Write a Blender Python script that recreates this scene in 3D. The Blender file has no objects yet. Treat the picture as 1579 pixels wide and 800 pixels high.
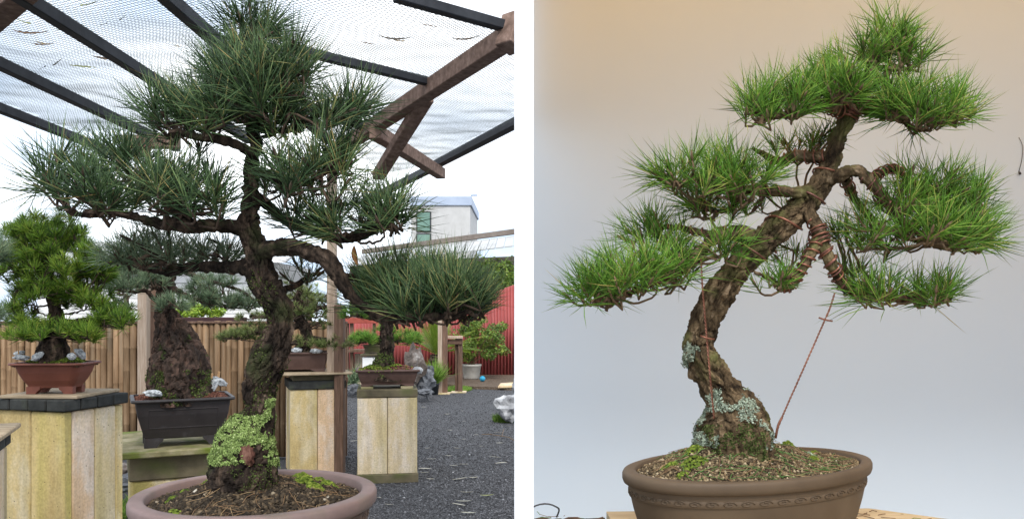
import bpy, math, random
import numpy as np
from mathutils import Vector, Matrix, noise as mnoise

# ------------------------------------------------------------------ camera, sky, sun, exposure
F, CX, CY, H = 1300.0, 808.0, 480.0, 1.4          # focal length and principal point in photo pixels, eye height in m
scene = bpy.context.scene
cam_d = bpy.data.cameras.new('camera'); cam = bpy.data.objects.new('camera', cam_d)
scene.collection.objects.link(cam); scene.camera = cam
cam.location = (0, 0, H); cam.rotation_euler = (math.radians(90), 0, 0)
cam_d.sensor_width = 36; cam_d.lens = 36 * F / 1579
cam_d.shift_x = -(CX - 789.5) / 1579; cam_d.shift_y = (CY - 400) / 1579
cam_d.clip_start = 0.02; cam_d.clip_end = 3000

SUN_EL, SUN_AZ = math.radians(52), math.radians(166)   # high, behind the camera and a little to the right
world = bpy.data.worlds.new('World'); scene.world = world; world.use_nodes = True
wn, wl = world.node_tree.nodes, world.node_tree.links
bg = wn['Background']
sky = wn.new('ShaderNodeTexSky'); sky.sky_type = 'NISHITA'; sky.sun_disc = False
sky.sun_elevation = SUN_EL; sky.sun_rotation = SUN_AZ; sky.air_density = 1.2; sky.dust_density = 2.0
tc = wn.new('ShaderNodeTexCoord'); wmap = wn.new('ShaderNodeMapping'); wmap.inputs['Scale'].default_value = (1.2, 1.2, 2.6)
wnoise = wn.new('ShaderNodeTexNoise'); wnoise.inputs['Scale'].default_value = 1.7; wnoise.inputs['Detail'].default_value = 5
wramp = wn.new('ShaderNodeValToRGB')
wramp.color_ramp.elements[0].position = 0.39; wramp.color_ramp.elements[0].color = (.40, .50, .65, 1)
wramp.color_ramp.elements[1].position = 0.60; wramp.color_ramp.elements[1].color = (.96, .98, 1, 1)
wl.new(tc.outputs['Generated'], wmap.inputs['Vector']); wl.new(wmap.outputs[0], wnoise.inputs['Vector'])
wl.new(wnoise.outputs['Fac'], wramp.inputs['Fac'])
wmul = wn.new('ShaderNodeMix'); wmul.data_type = 'RGBA'; wmul.blend_type = 'MULTIPLY'; wmul.inputs[0].default_value = 1
wl.new(wramp.outputs[0], wmul.inputs[6]); wmul.inputs[7].default_value = (9.8, 9.8, 9.8, 1)
wmix = wn.new('ShaderNodeMix'); wmix.data_type = 'RGBA'; wmix.inputs[0].default_value = .88
wl.new(sky.outputs[0], wmix.inputs[6]); wl.new(wmul.outputs[2], wmix.inputs[7])
wl.new(wmix.outputs[2], bg.inputs['Color']); bg.inputs['Strength'].default_value = 0.12

sun_d = bpy.data.lights.new('sun', 'SUN'); sun_d.energy = 1.5; sun_d.angle = math.radians(14); sun_d.color = (1, .97, .93)
sun = bpy.data.objects.new('sun', sun_d); scene.collection.objects.link(sun)
_sd = Vector((math.sin(SUN_AZ) * math.cos(SUN_EL), math.cos(SUN_AZ) * math.cos(SUN_EL), math.sin(SUN_EL)))
sun.rotation_euler = (-_sd).to_track_quat('-Z', 'Y').to_euler()

scene.view_settings.view_transform = 'Standard'; scene.view_settings.look = 'None'
scene.view_settings.gamma = 1; scene.view_settings.use_curve_mapping = False
scene.view_settings.exposure = 0.95
scene.render.engine = 'CYCLES'
scene.cycles.max_bounces = 8; scene.cycles.diffuse_bounces = 5; scene.cycles.transparent_max_bounces = 8

rng = np.random.default_rng(7); random.seed(7)
COL = scene.collection

# ------------------------------------------------------------------ helpers
def P(x, y, D):
    return Vector(((x - CX) / F * D, D, H + (CY - y) / F * D))
def G(x, y, z=0.0):                                # a point of the horizontal plane z
    D = (H - z) * F / (y - CY)
    return P(x, y, D)
def empty(name, label, cat, loc, group=None):
    o = bpy.data.objects.new(name, None); COL.objects.link(o); o.location = loc
    o.empty_display_size = .1
    tag(o, label, cat, group); return o
def tag(o, label=None, cat=None, group=None, kind=None):
    if label: o['label'] = label
    if cat: o['category'] = cat
    if group: o['group'] = group
    if kind: o['kind'] = kind
    return o
def adopt(o, parent):
    if parent is None: return
    o.parent = parent
    if parent.type == 'EMPTY' and parent.parent is None:
        o.matrix_parent_inverse = Matrix.Translation(-Vector(parent.location))
def link(name, me, parent=None, loc=None, rz=0.0):
    o = bpy.data.objects.new(name, me); COL.objects.link(o)
    if loc is not None: o.location = loc
    if rz: o.rotation_euler[2] = rz
    adopt(o, parent); return o
class MB:
    """collects vertices and faces, then becomes one mesh"""
    def __init__(s): s.v = []; s.f = []; s.n = 0; s.t = []
    def add(s, verts, faces, tint=.5):
        k = s.n; s.v.extend(verts); s.n += len(verts)
        s.f.extend([tuple(i + k for i in f) for f in faces]); s.t.extend([tint] * len(verts))
    def mesh(s, name, mat, smooth=False):
        me = bpy.data.meshes.new(name)
        me.from_pydata([tuple(v) for v in s.v], [], s.f)
        a = me.attributes.new('tint', 'FLOAT', 'POINT'); a.data.foreach_set('value', s.t)
        me.materials.append(mat)
        if smooth: me.polygons.foreach_set('use_smooth', [True] * len(me.polygons))
        me.update(); return me
    def build(s, name, mat, parent=None, smooth=False, loc=None, rz=0.0):
        return link(name, s.mesh(name, mat, smooth), parent, loc, rz)
    # shapes
    def box(s, c, size, bev=0.0, rz=0.0, tint=.5, jit=0.0):
        hx, hy, hz = size[0] / 2, size[1] / 2, size[2] / 2
        b = min(bev, hx * .45, hy * .45, hz * .45)
        vs = []; fs = []
        if b <= 0:
            vs = [(x, y, z) for x in (-hx, hx) for y in (-hy, hy) for z in (-hz, hz)]
            fs = [(0, 1, 3, 2), (4, 6, 7, 5), (0, 4, 5, 1), (2, 3, 7, 6), (0, 2, 6, 4), (1, 5, 7, 3)]
        else:
            idx = {}
            for sx in (-1, 1):
                for sy in (-1, 1):
                    for sz in (-1, 1):
                        for ax in range(3):
                            p = [sx * hx, sy * hy, sz * hz]
                            for k, h in enumerate((sx, sy, sz)):
                                if k != ax: p[k] -= h * b
                            idx[(sx, sy, sz, ax)] = len(vs); vs.append(tuple(p))
            q = lambda a, ax: idx[(a[0], a[1], a[2], ax)]
            for ax in range(3):
                o1, o2 = (ax + 1) % 3, (ax + 2) % 3
                for sg in (-1, 1):
                    cs = []
                    for u, w in ((-1, -1), (1, -1), (1, 1), (-1, 1)):
                        a = [0, 0, 0]; a[ax] = sg; a[o1] = u; a[o2] = w; cs.append(q(a, ax))
                    fs.append(tuple(cs if sg > 0 else cs[::-1]))
            for ax in range(3):                     # edge bevels along ax
                o1, o2 = (ax + 1) % 3, (ax + 2) % 3
                for u in (-1, 1):
                    for w in (-1, 1):
                        a = [0, 0, 0]; a[o1] = u; a[o2] = w; a[ax] = -1; c2 = list(a); c2[ax] = 1
                        f = (q(a, o1), q(c2, o1), q(c2, o2), q(a, o2))
                        fs.append(f if u * w < 0 else f[::-1])
            for sx in (-1, 1):
                for sy in (-1, 1):
                    for sz in (-1, 1):
                        f = tuple(idx[(sx, sy, sz, k)] for k in range(3))
                        fs.append(f if sx * sy * sz > 0 else f[::-1])
        cr, sr = math.cos(rz), math.sin(rz)
        out = []
        for (x, y, z) in vs:
            if jit: x += random.uniform(-jit, jit); y += random.uniform(-jit, jit); z += random.uniform(-jit, jit)
            out.append((c[0] + x * cr - y * sr, c[1] + x * sr + y * cr, c[2] + z))
        s.add(out, fs, tint); return s
    def bar(s, a, b, w, h, bev=.004, up=(0, 0, 1)):
        a, b = Vector(a), Vector(b); d = b - a; L = d.length; d.normalize()
        u = Vector(up); side = d.cross(u)
        if side.length < 1e-4: side = d.cross(Vector((1, 0, 0)))
        side.normalize(); u2 = side.cross(d)
        m = MB(); m.box((0, 0, 0), (w, L, h), bev)
        mid = (a + b) / 2
        s.add([tuple(mid + side * v[0] + d * v[1] + u2 * v[2]) for v in m.v], m.f); return s
    def tube(s, pts, rad, seg=6, cap=True, tint=.5):
        pts = [Vector(p) for p in pts]; n = len(pts)
        if not hasattr(rad, '__len__'): rad = [rad] * n
        t = [(pts[min(i + 1, n - 1)] - pts[max(i - 1, 0)]).normalized() for i in range(n)]
        x = t[0].orthogonal().normalized(); vs = []; fs = []
        for i in range(n):
            x = (x - t[i] * x.dot(t[i])); x.normalize(); y = t[i].cross(x)
            for k in range(seg):
                a = 2 * math.pi * k / seg
                vs.append(tuple(pts[i] + (x * math.cos(a) + y * math.sin(a)) * rad[i]))
        for i in range(n - 1):
            for k in range(seg):
                k2 = (k + 1) % seg
                fs.append((i * seg + k, i * seg + k2, (i + 1) * seg + k2, (i + 1) * seg + k))
        if cap: fs.append(tuple(range(seg))[::-1]); fs.append(tuple(range((n - 1) * seg, n * seg)))
        s.add(vs, fs, tint); return s
    def lathe(s, prof, c, seg=64, sx=1, sy=1, rz=0, tint=.5):
        vs = []; fs = []; n = len(prof); cr, sr = math.cos(rz), math.sin(rz)
        for (r, z) in prof:
            for k in range(seg):
                a = 2 * math.pi * k / seg; x = r * math.cos(a) * sx; y = r * math.sin(a) * sy
                vs.append((c[0] + x * cr - y * sr, c[1] + x * sr + y * cr, c[2] + z))
        for i in range(n - 1):
            for k in range(seg):
                k2 = (k + 1) % seg
                fs.append((i * seg + k, i * seg + k2, (i + 1) * seg + k2, (i + 1) * seg + k))
        s.add(vs, fs, tint); return s
    def prism(s, poly, z0, z1, tint=.5):
        n = len(poly); vs = [(p[0], p[1], z0) for p in poly] + [(p[0], p[1], z1) for p in poly]
        fs = [tuple(range(n))[::-1], tuple(range(n, 2 * n))] + [(i, (i + 1) % n, n + (i + 1) % n, n + i) for i in range(n)]
        s.add(vs, fs, tint); return s
    def blob(s, c, size, sub=2, amp=.25, fr=2.0, seed=0, facet=0.0, tint=.5):
        vs, fs = ico(sub); out = []
        for v in vs:
            p = Vector(v); q = p * fr + Vector((seed * 7.3, seed * 3.1, seed * 1.7))
            d = 1 + amp * mnoise.fractal(q, 1.0, 2.0, 4)
            if facet:
                dd, _ = mnoise.voronoi(q * 1.3); d += facet * (dd[1] - dd[0] - .3)
            out.append((c[0] + p.x * size[0] * d, c[1] + p.y * size[1] * d, c[2] + p.z * size[2] * d))
        s.add(out, fs, tint); return s
_ico = {}
def ico(sub):
    if sub in _ico: return _ico[sub]
    import bmesh
    bm = bmesh.new(); bmesh.ops.create_icosphere(bm, subdivisions=sub, radius=1)
    bm.verts.ensure_lookup_table()
    r = ([tuple(v.co) for v in bm.verts], [tuple(v.index for v in f.verts) for f in bm.faces]); bm.free()
    _ico[sub] = r; return r
def np_mesh(name, V, faces_flat, counts, tint, mat, smooth=False):
    me = bpy.data.meshes.new(name); V = np.asarray(V, np.float32)
    me.vertices.add(len(V)); me.vertices.foreach_set('co', V.ravel())
    counts = np.asarray(counts, np.int32); ff = np.asarray(faces_flat, np.int32)
    me.loops.add(len(ff)); me.loops.foreach_set('vertex_index', ff)
    st = np.concatenate(([0], np.cumsum(counts)[:-1])).astype(np.int32)
    me.polygons.add(len(counts)); me.polygons.foreach_set('loop_start', st)
    me.update(calc_edges=True)
    a = me.attributes.new('tint', 'FLOAT', 'POINT'); a.data.foreach_set('value', np.asarray(tint, np.float32))
    me.materials.append(mat)
    if smooth: me.polygons.foreach_set('use_smooth', np.ones(len(counts), bool))
    return me
def catmull(pts, step):
    """resample rows of numbers (xyz + extras) along a smooth curve"""
    A = np.array(pts, float); n = len(A)
    ext = np.vstack((2 * A[0] - A[1], A, 2 * A[-1] - A[-2])); out = []
    for i in range(n - 1):
        p0, p1, p2, p3 = ext[i], ext[i + 1], ext[i + 2], ext[i + 3]
        m = max(1, int(np.linalg.norm((p2 - p1)[:3]) / step))
        for k in range(m):
            t = k / m
            out.append(.5 * ((2 * p1) + (-p0 + p2) * t + (2 * p0 - 5 * p1 + 4 * p2 - p3) * t * t + (-p0 + 3 * p1 - 3 * p2 + p3) * t ** 3))
    out.append(A[-1]); return np.array(out)

# ------------------------------------------------------------------ materials
def _new(name):
    m = bpy.data.materials.new(name); m.use_nodes = True
    nt = m.node_tree; return m, nt.nodes, nt.links, nt.nodes['Principled BSDF']
def _ramp(n, stops):
    r = n.new('ShaderNodeValToRGB'); e = r.color_ramp.elements
    while len(e) < len(stops): e.new(.5)
    for i, (p, c) in enumerate(stops): e[i].position = p; e[i].color = (*c, 1)
    return r
def nmat(name, stops, scale=5, detail=6, stretch=(1, 1, 1), rough=.85, bump=.3, bscale=40, bdist=.004, spec=.25, vary=.15,
         spots=None, streak=None, metallic=0.0, bstretch=None):
    m, n, l, b = _new(name)
    tc = n.new('ShaderNodeTexCoord'); oi = n.new('ShaderNodeObjectInfo')
    add = n.new('ShaderNodeVectorMath'); add.operation = 'ADD'
    mulr = n.new('ShaderNodeMath'); mulr.operation = 'MULTIPLY'; mulr.inputs[1].default_value = 37
    l.new(oi.outputs['Random'], mulr.inputs[0]); l.new(tc.outputs['Object'], add.inputs[0]); l.new(mulr.outputs[0], add.inputs[1])
    mp = n.new('ShaderNodeMapping'); mp.inputs['Scale'].default_value = stretch; l.new(add.outputs[0], mp.inputs[0])
    nz = n.new('ShaderNodeTexNoise'); nz.inputs['Scale'].default_value = scale; nz.inputs['Detail'].default_value = detail
    nz.inputs['Roughness'].default_value = .65
    l.new(mp.outputs[0], nz.inputs['Vector'])
    r = _ramp(n, stops); l.new(nz.outputs['Fac'], r.inputs[0]); col = r.outputs[0]
    if streak:                                    # (colour, scale, stretch, low, high): a second stain layer
        sc, ss, st, lo, hi = streak
        m2 = n.new('ShaderNodeMapping'); m2.inputs['Scale'].default_value = st; m2.inputs['Location'].default_value = (3, 5, 1); l.new(add.outputs[0], m2.inputs[0])
        z2 = n.new('ShaderNodeTexNoise'); z2.inputs['Scale'].default_value = ss; z2.inputs['Detail'].default_value = 5; l.new(m2.outputs[0], z2.inputs['Vector'])
        mr = n.new('ShaderNodeMapRange'); mr.inputs[1].default_value = lo; mr.inputs[2].default_value = hi; l.new(z2.outputs['Fac'], mr.inputs[0])
        mx = n.new('ShaderNodeMix'); mx.data_type = 'RGBA'; l.new(mr.outputs[0], mx.inputs[0]); l.new(col, mx.inputs[6]); mx.inputs[7].default_value = (*sc, 1); col = mx.outputs[2]
    if spots:                                     # (colour, scale, radius)
        sc, ss, rad = spots
        vo = n.new('ShaderNodeTexVoronoi'); vo.inputs['Scale'].default_value = ss; l.new(add.outputs[0], vo.inputs['Vector'])
        mr = n.new('ShaderNodeMapRange'); mr.inputs[1].default_value = rad; mr.inputs[2].default_value = rad * .7; l.new(vo.outputs['Distance'], mr.inputs[0])
        mx = n.new('ShaderNodeMix'); mx.data_type = 'RGBA'; l.new(mr.outputs[0], mx.inputs[0]); l.new(col, mx.inputs[6]); mx.inputs[7].default_value = (*sc, 1); col = mx.outputs[2]
    if vary:
        hs = n.new('ShaderNodeHueSaturation'); mr = n.new('ShaderNodeMapRange'); mr.inputs[3].default_value = 1 - vary; mr.inputs[4].default_value = 1 + vary
        l.new(oi.outputs['Random'], mr.inputs[0]); l.new(mr.outputs[0], hs.inputs['Value']); l.new(col, hs.inputs['Color']); col = hs.outputs[0]
    l.new(col, b.inputs['Base Color']); b.inputs['Roughness'].default_value = rough
    b.inputs['Specular IOR Level'].default_value = spec; b.inputs['Metallic'].default_value = metallic
    if bump:
        nb = n.new('ShaderNodeTexNoise'); nb.inputs['Scale'].default_value = bscale; nb.inputs['Detail'].default_value = 6
        if bstretch:
            m3 = n.new('ShaderNodeMapping'); m3.inputs['Scale'].default_value = bstretch; l.new(add.outputs[0], m3.inputs[0]); l.new(m3.outputs[0], nb.inputs['Vector'])
        else: l.new(mp.outputs[0], nb.inputs['Vector'])
        bp = n.new('ShaderNodeBump'); bp.inputs['Strength'].default_value = bump; bp.inputs['Distance'].default_value = bdist
        l.new(nb.outputs['Fac'], bp.inputs['Height']); l.new(bp.outputs[0], b.inputs['Normal'])
    return m
def amat(name, stops, rough=.5, spec=.35, trans=0.0):
    m, n, l, b = _new(name)
    at = n.new('ShaderNodeAttribute'); at.attribute_name = 'tint'
    r = _ramp(n, stops); l.new(at.outputs['Fac'], r.inputs[0]); l.new(r.outputs[0], b.inputs['Base Color'])
    b.inputs['Roughness'].default_value = rough; b.inputs['Specular IOR Level'].default_value = spec
    if trans:
        tr = n.new('ShaderNodeBsdfTranslucent'); l.new(r.outputs[0], tr.inputs['Color'])
        mx = n.new('ShaderNodeMixShader'); mx.inputs[0].default_value = trans
        l.new(b.outputs[0], mx.inputs[1]); l.new(tr.outputs[0], mx.inputs[2]); l.new(mx.outputs[0], n['Material Output'].inputs['Surface'])
    return m
def bark_mat(name, stops, moss, scale=38, moss_amt=(.55, .7)):
    m, n, l, b = _new(name)
    tc = n.new('ShaderNodeTexCoord')
    mp = n.new('ShaderNodeMapping'); mp.inputs['Scale'].default_value = (1, 1, .5); l.new(tc.outputs['Object'], mp.inputs[0])
    nz = n.new('ShaderNodeTexNoise'); nz.inputs['Scale'].default_value = scale; nz.inputs['Detail'].default_value = 8; nz.inputs['Roughness'].default_value = .7; nz.inputs['Distortion'].default_value = .6
    l.new(mp.outputs[0], nz.inputs['Vector'])
    r = _ramp(n, stops); l.new(nz.outputs['Fac'], r.inputs[0])
    z2 = n.new('ShaderNodeTexNoise'); z2.inputs['Scale'].default_value = 14; z2.inputs['Detail'].default_value = 7; l.new(tc.outputs['Object'], z2.inputs['Vector'])
    mr = n.new('ShaderNodeMapRange'); mr.inputs[1].default_value = moss_amt[0]; mr.inputs[2].default_value = moss_amt[1]; l.new(z2.outputs['Fac'], mr.inputs[0])
    mx = n.new('ShaderNodeMix'); mx.data_type = 'RGBA'; l.new(mr.outputs[0], mx.inputs[0]); l.new(r.outputs[0], mx.inputs[6]); mx.inputs[7].default_value = (*moss, 1)
    at = n.new('ShaderNodeAttribute'); at.attribute_name = 'tint'; mv = n.new('ShaderNodeMapRange'); mv.inputs[3].default_value = .55; mv.inputs[4].default_value = 1.55; l.new(at.outputs['Fac'], mv.inputs[0])
    hs = n.new('ShaderNodeHueSaturation'); l.new(mv.outputs[0], hs.inputs['Value']); l.new(mx.outputs[2], hs.inputs['Color'])
    l.new(hs.outputs[0], b.inputs['Base Color']); b.inputs['Roughness'].default_value = .9; b.inputs['Specular IOR Level'].default_value = .12
    vo = n.new('ShaderNodeTexVoronoi'); vo.feature = 'DISTANCE_TO_EDGE'; vo.inputs['Scale'].default_value = scale * 2.5
    wa = n.new('ShaderNodeVectorMath'); wa.operation = 'MULTIPLY_ADD'; wa.inputs[1].default_value = (.03, .03, .03)
    l.new(nz.outputs['Color'], wa.inputs[0]); l.new(mp.outputs[0], wa.inputs[2]); l.new(wa.outputs[0], vo.inputs['Vector'])
    b1 = n.new('ShaderNodeBump'); b1.inputs['Strength'].default_value = .7; b1.inputs['Distance'].default_value = .003; l.new(vo.outputs['Distance'], b1.inputs['Height'])
    nb = n.new('ShaderNodeTexNoise'); nb.inputs['Scale'].default_value = scale * 7; nb.inputs['Detail'].default_value = 5; l.new(mp.outputs[0], nb.inputs['Vector'])
    b2 = n.new('ShaderNodeBump'); b2.inputs['Strength'].default_value = .6; b2.inputs['Distance'].default_value = .002; l.new(nb.outputs['Fac'], b2.inputs['Height']); l.new(b1.outputs[0], b2.inputs['Normal'])
    l.new(b2.outputs[0], b.inputs['Normal']); return m

M = {}
M['bark_dark'] = bark_mat('bark_dark', [(.36, (.007, .005, .004)), (.5, (.028, .02, .015)), (.6, (.065, .045, .032)), (.73, (.16, .115, .085))], (.03, .036, .014), 40, (.58, .72))
M['bark_brown'] = bark_mat('bark_brown', [(.34, (.018, .012, .008)), (.47, (.07, .047, .026)), (.57, (.14, .096, .053)), (.72, (.33, .24, .155))], (.10, .098, .034), 42, (.52, .68))
M['bark_black'] = bark_mat('bark_black', [(.3, (.012, .009, .008)), (.5, (.04, .028, .022)), (.65, (.10, .06, .045)), (.78, (.2, .13, .1))], (.05, .075, .02), 22, (.62, .72))
M['twig_dark'] = nmat('twig_dark', [(.3, (.03, .02, .016)), (.7, (.11, .075, .05))], 60, bump=.5, bscale=200, vary=0)
M['twig_brown'] = nmat('twig_brown', [(.3, (.07, .045, .026)), (.7, (.24, .16, .09))], 60, bump=.5, bscale=200, vary=0)
M['needle_blue'] = amat('needle_blue', [(0, (.012, .026, .010)), (.45, (.042, .085, .032)), (.8, (.10, .17, .06)), (.93, (.2, .27, .1)), (1, (.34, .25, .09))], .5, .28, .12)
M['needle_green'] = amat('needle_green', [(0, (.028, .075, .008)), (.45, (.095, .225, .022)), (.8, (.17, .345, .038)), (.94, (.3, .44, .07)), (1, (.42, .34, .1))], .5, .25, .18)
M['needle_bright'] = amat('needle_bright', [(0, (.022, .055, .006)), (.5, (.095, .19, .016)), (.85, (.2, .32, .03)), (1, (.32, .38, .06))], .5, .22, .2)
M['needle_pale'] = amat('needle_pale', [(0, (.05, .09, .04)), (.5, (.12, .185, .095)), (.9, (.21, .29, .16)), (1, (.3, .33, .17))], .45, .4, .15)
M['needle_olive'] = amat('needle_olive', [(0, (.05, .08, .015)), (.5, (.14, .19, .05)), (.9, (.24, .29, .09)), (1, (.35, .32, .14))], .5, .3, .2)
M['leaf_bush'] = amat('leaf_bush', [(0, (.04, .08, .015)), (.5, (.12, .2, .03)), (.85, (.27, .36, .05)), (1, (.4, .45, .1))], .5, .35, .25)
M['leaf_lime'] = amat('leaf_lime', [(0, (.1, .2, .02)), (.6, (.28, .42, .04)), (1, (.42, .5, .08))], .5, .3, .25)
M['cycad'] = amat('cycad', [(0, (.07, .13, .015)), (.6, (.22, .33, .035)), (1, (.4, .48, .07))], .35, .5, .25)
M['lichen_green'] = amat('lichen_green', [(0, (.05, .08, .02)), (.4, (.17, .245, .065)), (.8, (.32, .41, .14)), (1, (.45, .52, .24))], .9, .15)
M['lichen_blue'] = amat('lichen_blue', [(0, (.10, .12, .085)), (.5, (.27, .32, .235)), (1, (.48, .54, .42))], .9, .15)
M['moss'] = amat('moss', [(0, (.03, .06, .008)), (.5, (.10, .14, .02)), (1, (.24, .29, .05))], .95, .1)
M['bark_moss'] = amat('bark_moss', [(0, (.02, .03, .008)), (.5, (.055, .075, .02)), (1, (.13, .16, .05))], .95, .1)
M['grain_dark'] = amat('grain_dark', [(0, (.015, .012, .009)), (.5, (.05, .037, .024)), (.8, (.12, .085, .05)), (.93, (.22, .17, .11)), (1, (.5, .46, .38))], .9, .2)
M['grain_light'] = amat('grain_light', [(0, (.03, .022, .013)), (.35, (.10, .07, .04)), (.65, (.27, .2, .11)), (.9, (.46, .37, .24)), (1, (.7, .64, .52))], .9, .2)
M['grain_red'] = amat('grain_red', [(0, (.05, .022, .016)), (.5, (.15, .06, .04)), (1, (.3, .14, .09))], .9, .2)
M['soil_dark'] = nmat('soil_dark', [(.35, (.02, .015, .01)), (.6, (.06, .045, .03)), (.75, (.1, .08, .045))], 50, bump=.8, bscale=150, vary=0)
M['soil_light'] = nmat('soil_light', [(.35, (.05, .038, .02)), (.6, (.15, .11, .06)), (.75, (.24, .19, .1))], 50, bump=.8, bscale=150, vary=0)
M['soil_red'] = nmat('soil_red', [(.35, (.05, .025, .018)), (.7, (.16, .07, .045))], 50, bump=.8, bscale=150, vary=0)
M['straw'] = amat('straw', [(0, (.11, .06, .03)), (.5, (.25, .15, .075)), (.8, (.42, .29, .15)), (.82, (.06, .14, .035)), (1, (.12, .24, .06))], .6, .3)
M['copper'] = nmat('copper', [(.3, (.14, .05, .03)), (.7, (.34, .14, .085))], 30, rough=.42, spec=.5, bump=0, metallic=.55, vary=0)
M['copper_dark'] = nmat('copper_dark', [(.3, (.10, .04, .03)), (.7, (.22, .09, .065))], 30, rough=.4, spec=.5, bump=0, metallic=.5, vary=0)
M['pot_mauve'] = nmat('pot_mauve', [(.3, (.14, .095, .085)), (.55, (.20, .14, .128)), (.75, (.25, .18, .165))], 6, rough=.62, spec=.35, bump=.25, bscale=90, bdist=.001, vary=0, streak=((.12, .10, .07), 9, (1, 1, .5), .6, .8))
M['pot_relief'] = nmat('pot_relief', [(.3, (.11, .075, .06)), (.6, (.2, .145, .115)), (.75, (.26, .2, .15))], 25, rough=.75, bump=.7, bscale=60, bdist=.004, vary=0)
M['pot_brown'] = nmat('pot_brown', [(.3, (.082, .056, .035)), (.6, (.115, .08, .05)), (.8, (.15, .108, .07))], 5, rough=.6, spec=.25, bump=.2, bscale=120, bdist=.0008, vary=0)
M['pot_red'] = nmat('pot_red', [(.3, (.13, .042, .026)), (.7, (.20, .066, .042))], 6, rough=.6, spec=.35, bump=.15, bscale=80, bdist=.001, vary=0)
M['pot_black'] = nmat('pot_black', [(.3, (.022, .018, .018)), (.7, (.04, .033, .033))], 8, rough=.5, spec=.4, bump=.15, bscale=80, bdist=.001, vary=0, streak=((.08, .075, .08), 12, (1, 1, 1), .62, .85))
M['pot_umber'] = nmat('pot_umber', [(.3, (.075, .042, .034)), (.7, (.12, .072, .058))], 8, rough=.6, bump=.15, bscale=80, bdist=.001, vary=0)
M['pot_grey'] = nmat('pot_grey', [(.3, (.28, .26, .23)), (.7, (.42, .4, .36))], 6, bump=.3, vary=0)
def concrete(name, a, b, c, st, spots=True):
    m = nmat(name, [(.30, a), (.46, b), (.56, c), (.70, tuple(v * .82 for v in b))], 4.5, 9, (1, 1, .45), rough=.9, bump=.6, bscale=45, bdist=.006, vary=.12,
                streak=(st, 2.6, (2.2, 2.2, .35), .46, .66), spots=((.05, .04, .025), 34, .10) if spots else None)
    n, l = m.node_tree.nodes, m.node_tree.links; bs = n['Principled BSDF']; src = bs.inputs['Base Color'].links[0].from_socket
    tc = n.new('ShaderNodeTexCoord'); z = n.new('ShaderNodeTexNoise'); z.inputs['Scale'].default_value = 90; z.inputs['Detail'].default_value = 6; l.new(tc.outputs['Object'], z.inputs['Vector'])
    g = n.new('ShaderNodeMapRange'); g.inputs[1].default_value = .3; g.inputs[2].default_value = .7; g.inputs[3].default_value = .86; g.inputs[4].default_value = 1.16; l.new(z.outputs['Fac'], g.inputs[0])
    w = n.new('ShaderNodeTexNoise'); w.inputs['Scale'].default_value = 6; w.inputs['Detail'].default_value = 7; mp = n.new('ShaderNodeMapping'); mp.inputs['Scale'].default_value = (3, 3, .25); mp.inputs['Location'].default_value = (7, 1, 4)
    l.new(tc.outputs['Object'], mp.inputs[0]); l.new(mp.outputs[0], w.inputs['Vector'])                     # run-down dirt streaks
    g2 = n.new('ShaderNodeMapRange'); g2.inputs[1].default_value = .42; g2.inputs[2].default_value = .68; g2.inputs[3].default_value = 1.06; g2.inputs[4].default_value = .8; l.new(w.outputs['Fac'], g2.inputs[0])
    mm = n.new('ShaderNodeMath'); mm.operation = 'MULTIPLY'; l.new(g.outputs[0], mm.inputs[0]); l.new(g2.outputs[0], mm.inputs[1])
    h = n.new('ShaderNodeHueSaturation'); l.new(mm.outputs[0], h.inputs['Value']); l.new(src, h.inputs['Color']); l.new(h.outputs[0], bs.inputs['Base Color']); return m
M['conc_ochre'] = concrete('conc_ochre', (.40, .29, .12), (.55, .42, .2), (.62, .52, .33), (.44, .36, .12))
M['conc_pink'] = concrete('conc_pink', (.48, .33, .18), (.60, .43, .28), (.63, .53, .43), (.55, .42, .2))
M['conc_grey'] = concrete('conc_grey', (.42, .32, .18), (.55, .44, .28), (.58, .5, .4), (.42, .34, .17))
M['conc_dark'] = nmat('conc_dark', [(.3, (.07, .058, .035)), (.7, (.17, .14, .085))], 6, bump=.4, bscale=40, streak=((.1, .11, .035), 4, (1, 1, 1), .5, .7))
M['slab_moss'] = nmat('slab_moss', [(.3, (.12, .11, .05)), (.5, (.23, .2, .1)), (.7, (.36, .31, .2))], 9, bump=.5, bscale=40, streak=((.12, .15, .02), 5, (1, 1, 1), .48, .66))
M['brick_black'] = nmat('brick_black', [(.3, (.018, .019, .018)), (.7, (.05, .052, .048))], 20, bump=.4, bscale=80, streak=((.06, .07, .035), 6, (1, 1, 1), .58, .75))
M['wood_board'] = nmat('wood_board', [(.3, (.24, .18, .11)), (.7, (.44, .35, .24))], 6, stretch=(1, 8, 8), bump=.3, bscale=30)
M['wood_pale'] = nmat('wood_pale', [(.3, (.28, .2, .14)), (.55, (.42, .32, .24)), (.75, (.52, .43, .35))], 7, stretch=(9, 9, .7), rough=.85, bump=.4, bscale=14, bdist=.004)
M['wood_brown'] = nmat('wood_brown', [(.3, (.075, .045, .03)), (.55, (.16, .095, .065)), (.75, (.25, .165, .12))], 7, stretch=(9, 9, .7), bump=.4, bscale=14, bdist=.004)
M['wood_beam'] = nmat('wood_beam', [(.3, (.12, .075, .055)), (.55, (.24, .155, .118)), (.75, (.36, .25, .2))], 8, stretch=(3, 3, 3), bump=.4, bscale=20, bdist=.004)
M['beam_black'] = nmat('beam_black', [(.3, (.012, .013, .016)), (.7, (.035, .037, .042))], 8, rough=.6, bump=.1)
M['bamboo'] = nmat('bamboo', [(.28, (.12, .07, .035)), (.5, (.225, .14, .075)), (.72, (.32, .215, .125))], 5, stretch=(6, 6, .5), rough=.7, bump=.25, bscale=12, bdist=.003, vary=.22, streak=((.17, .13, .085), 3, (3, 3, .4), .58, .75))
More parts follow.
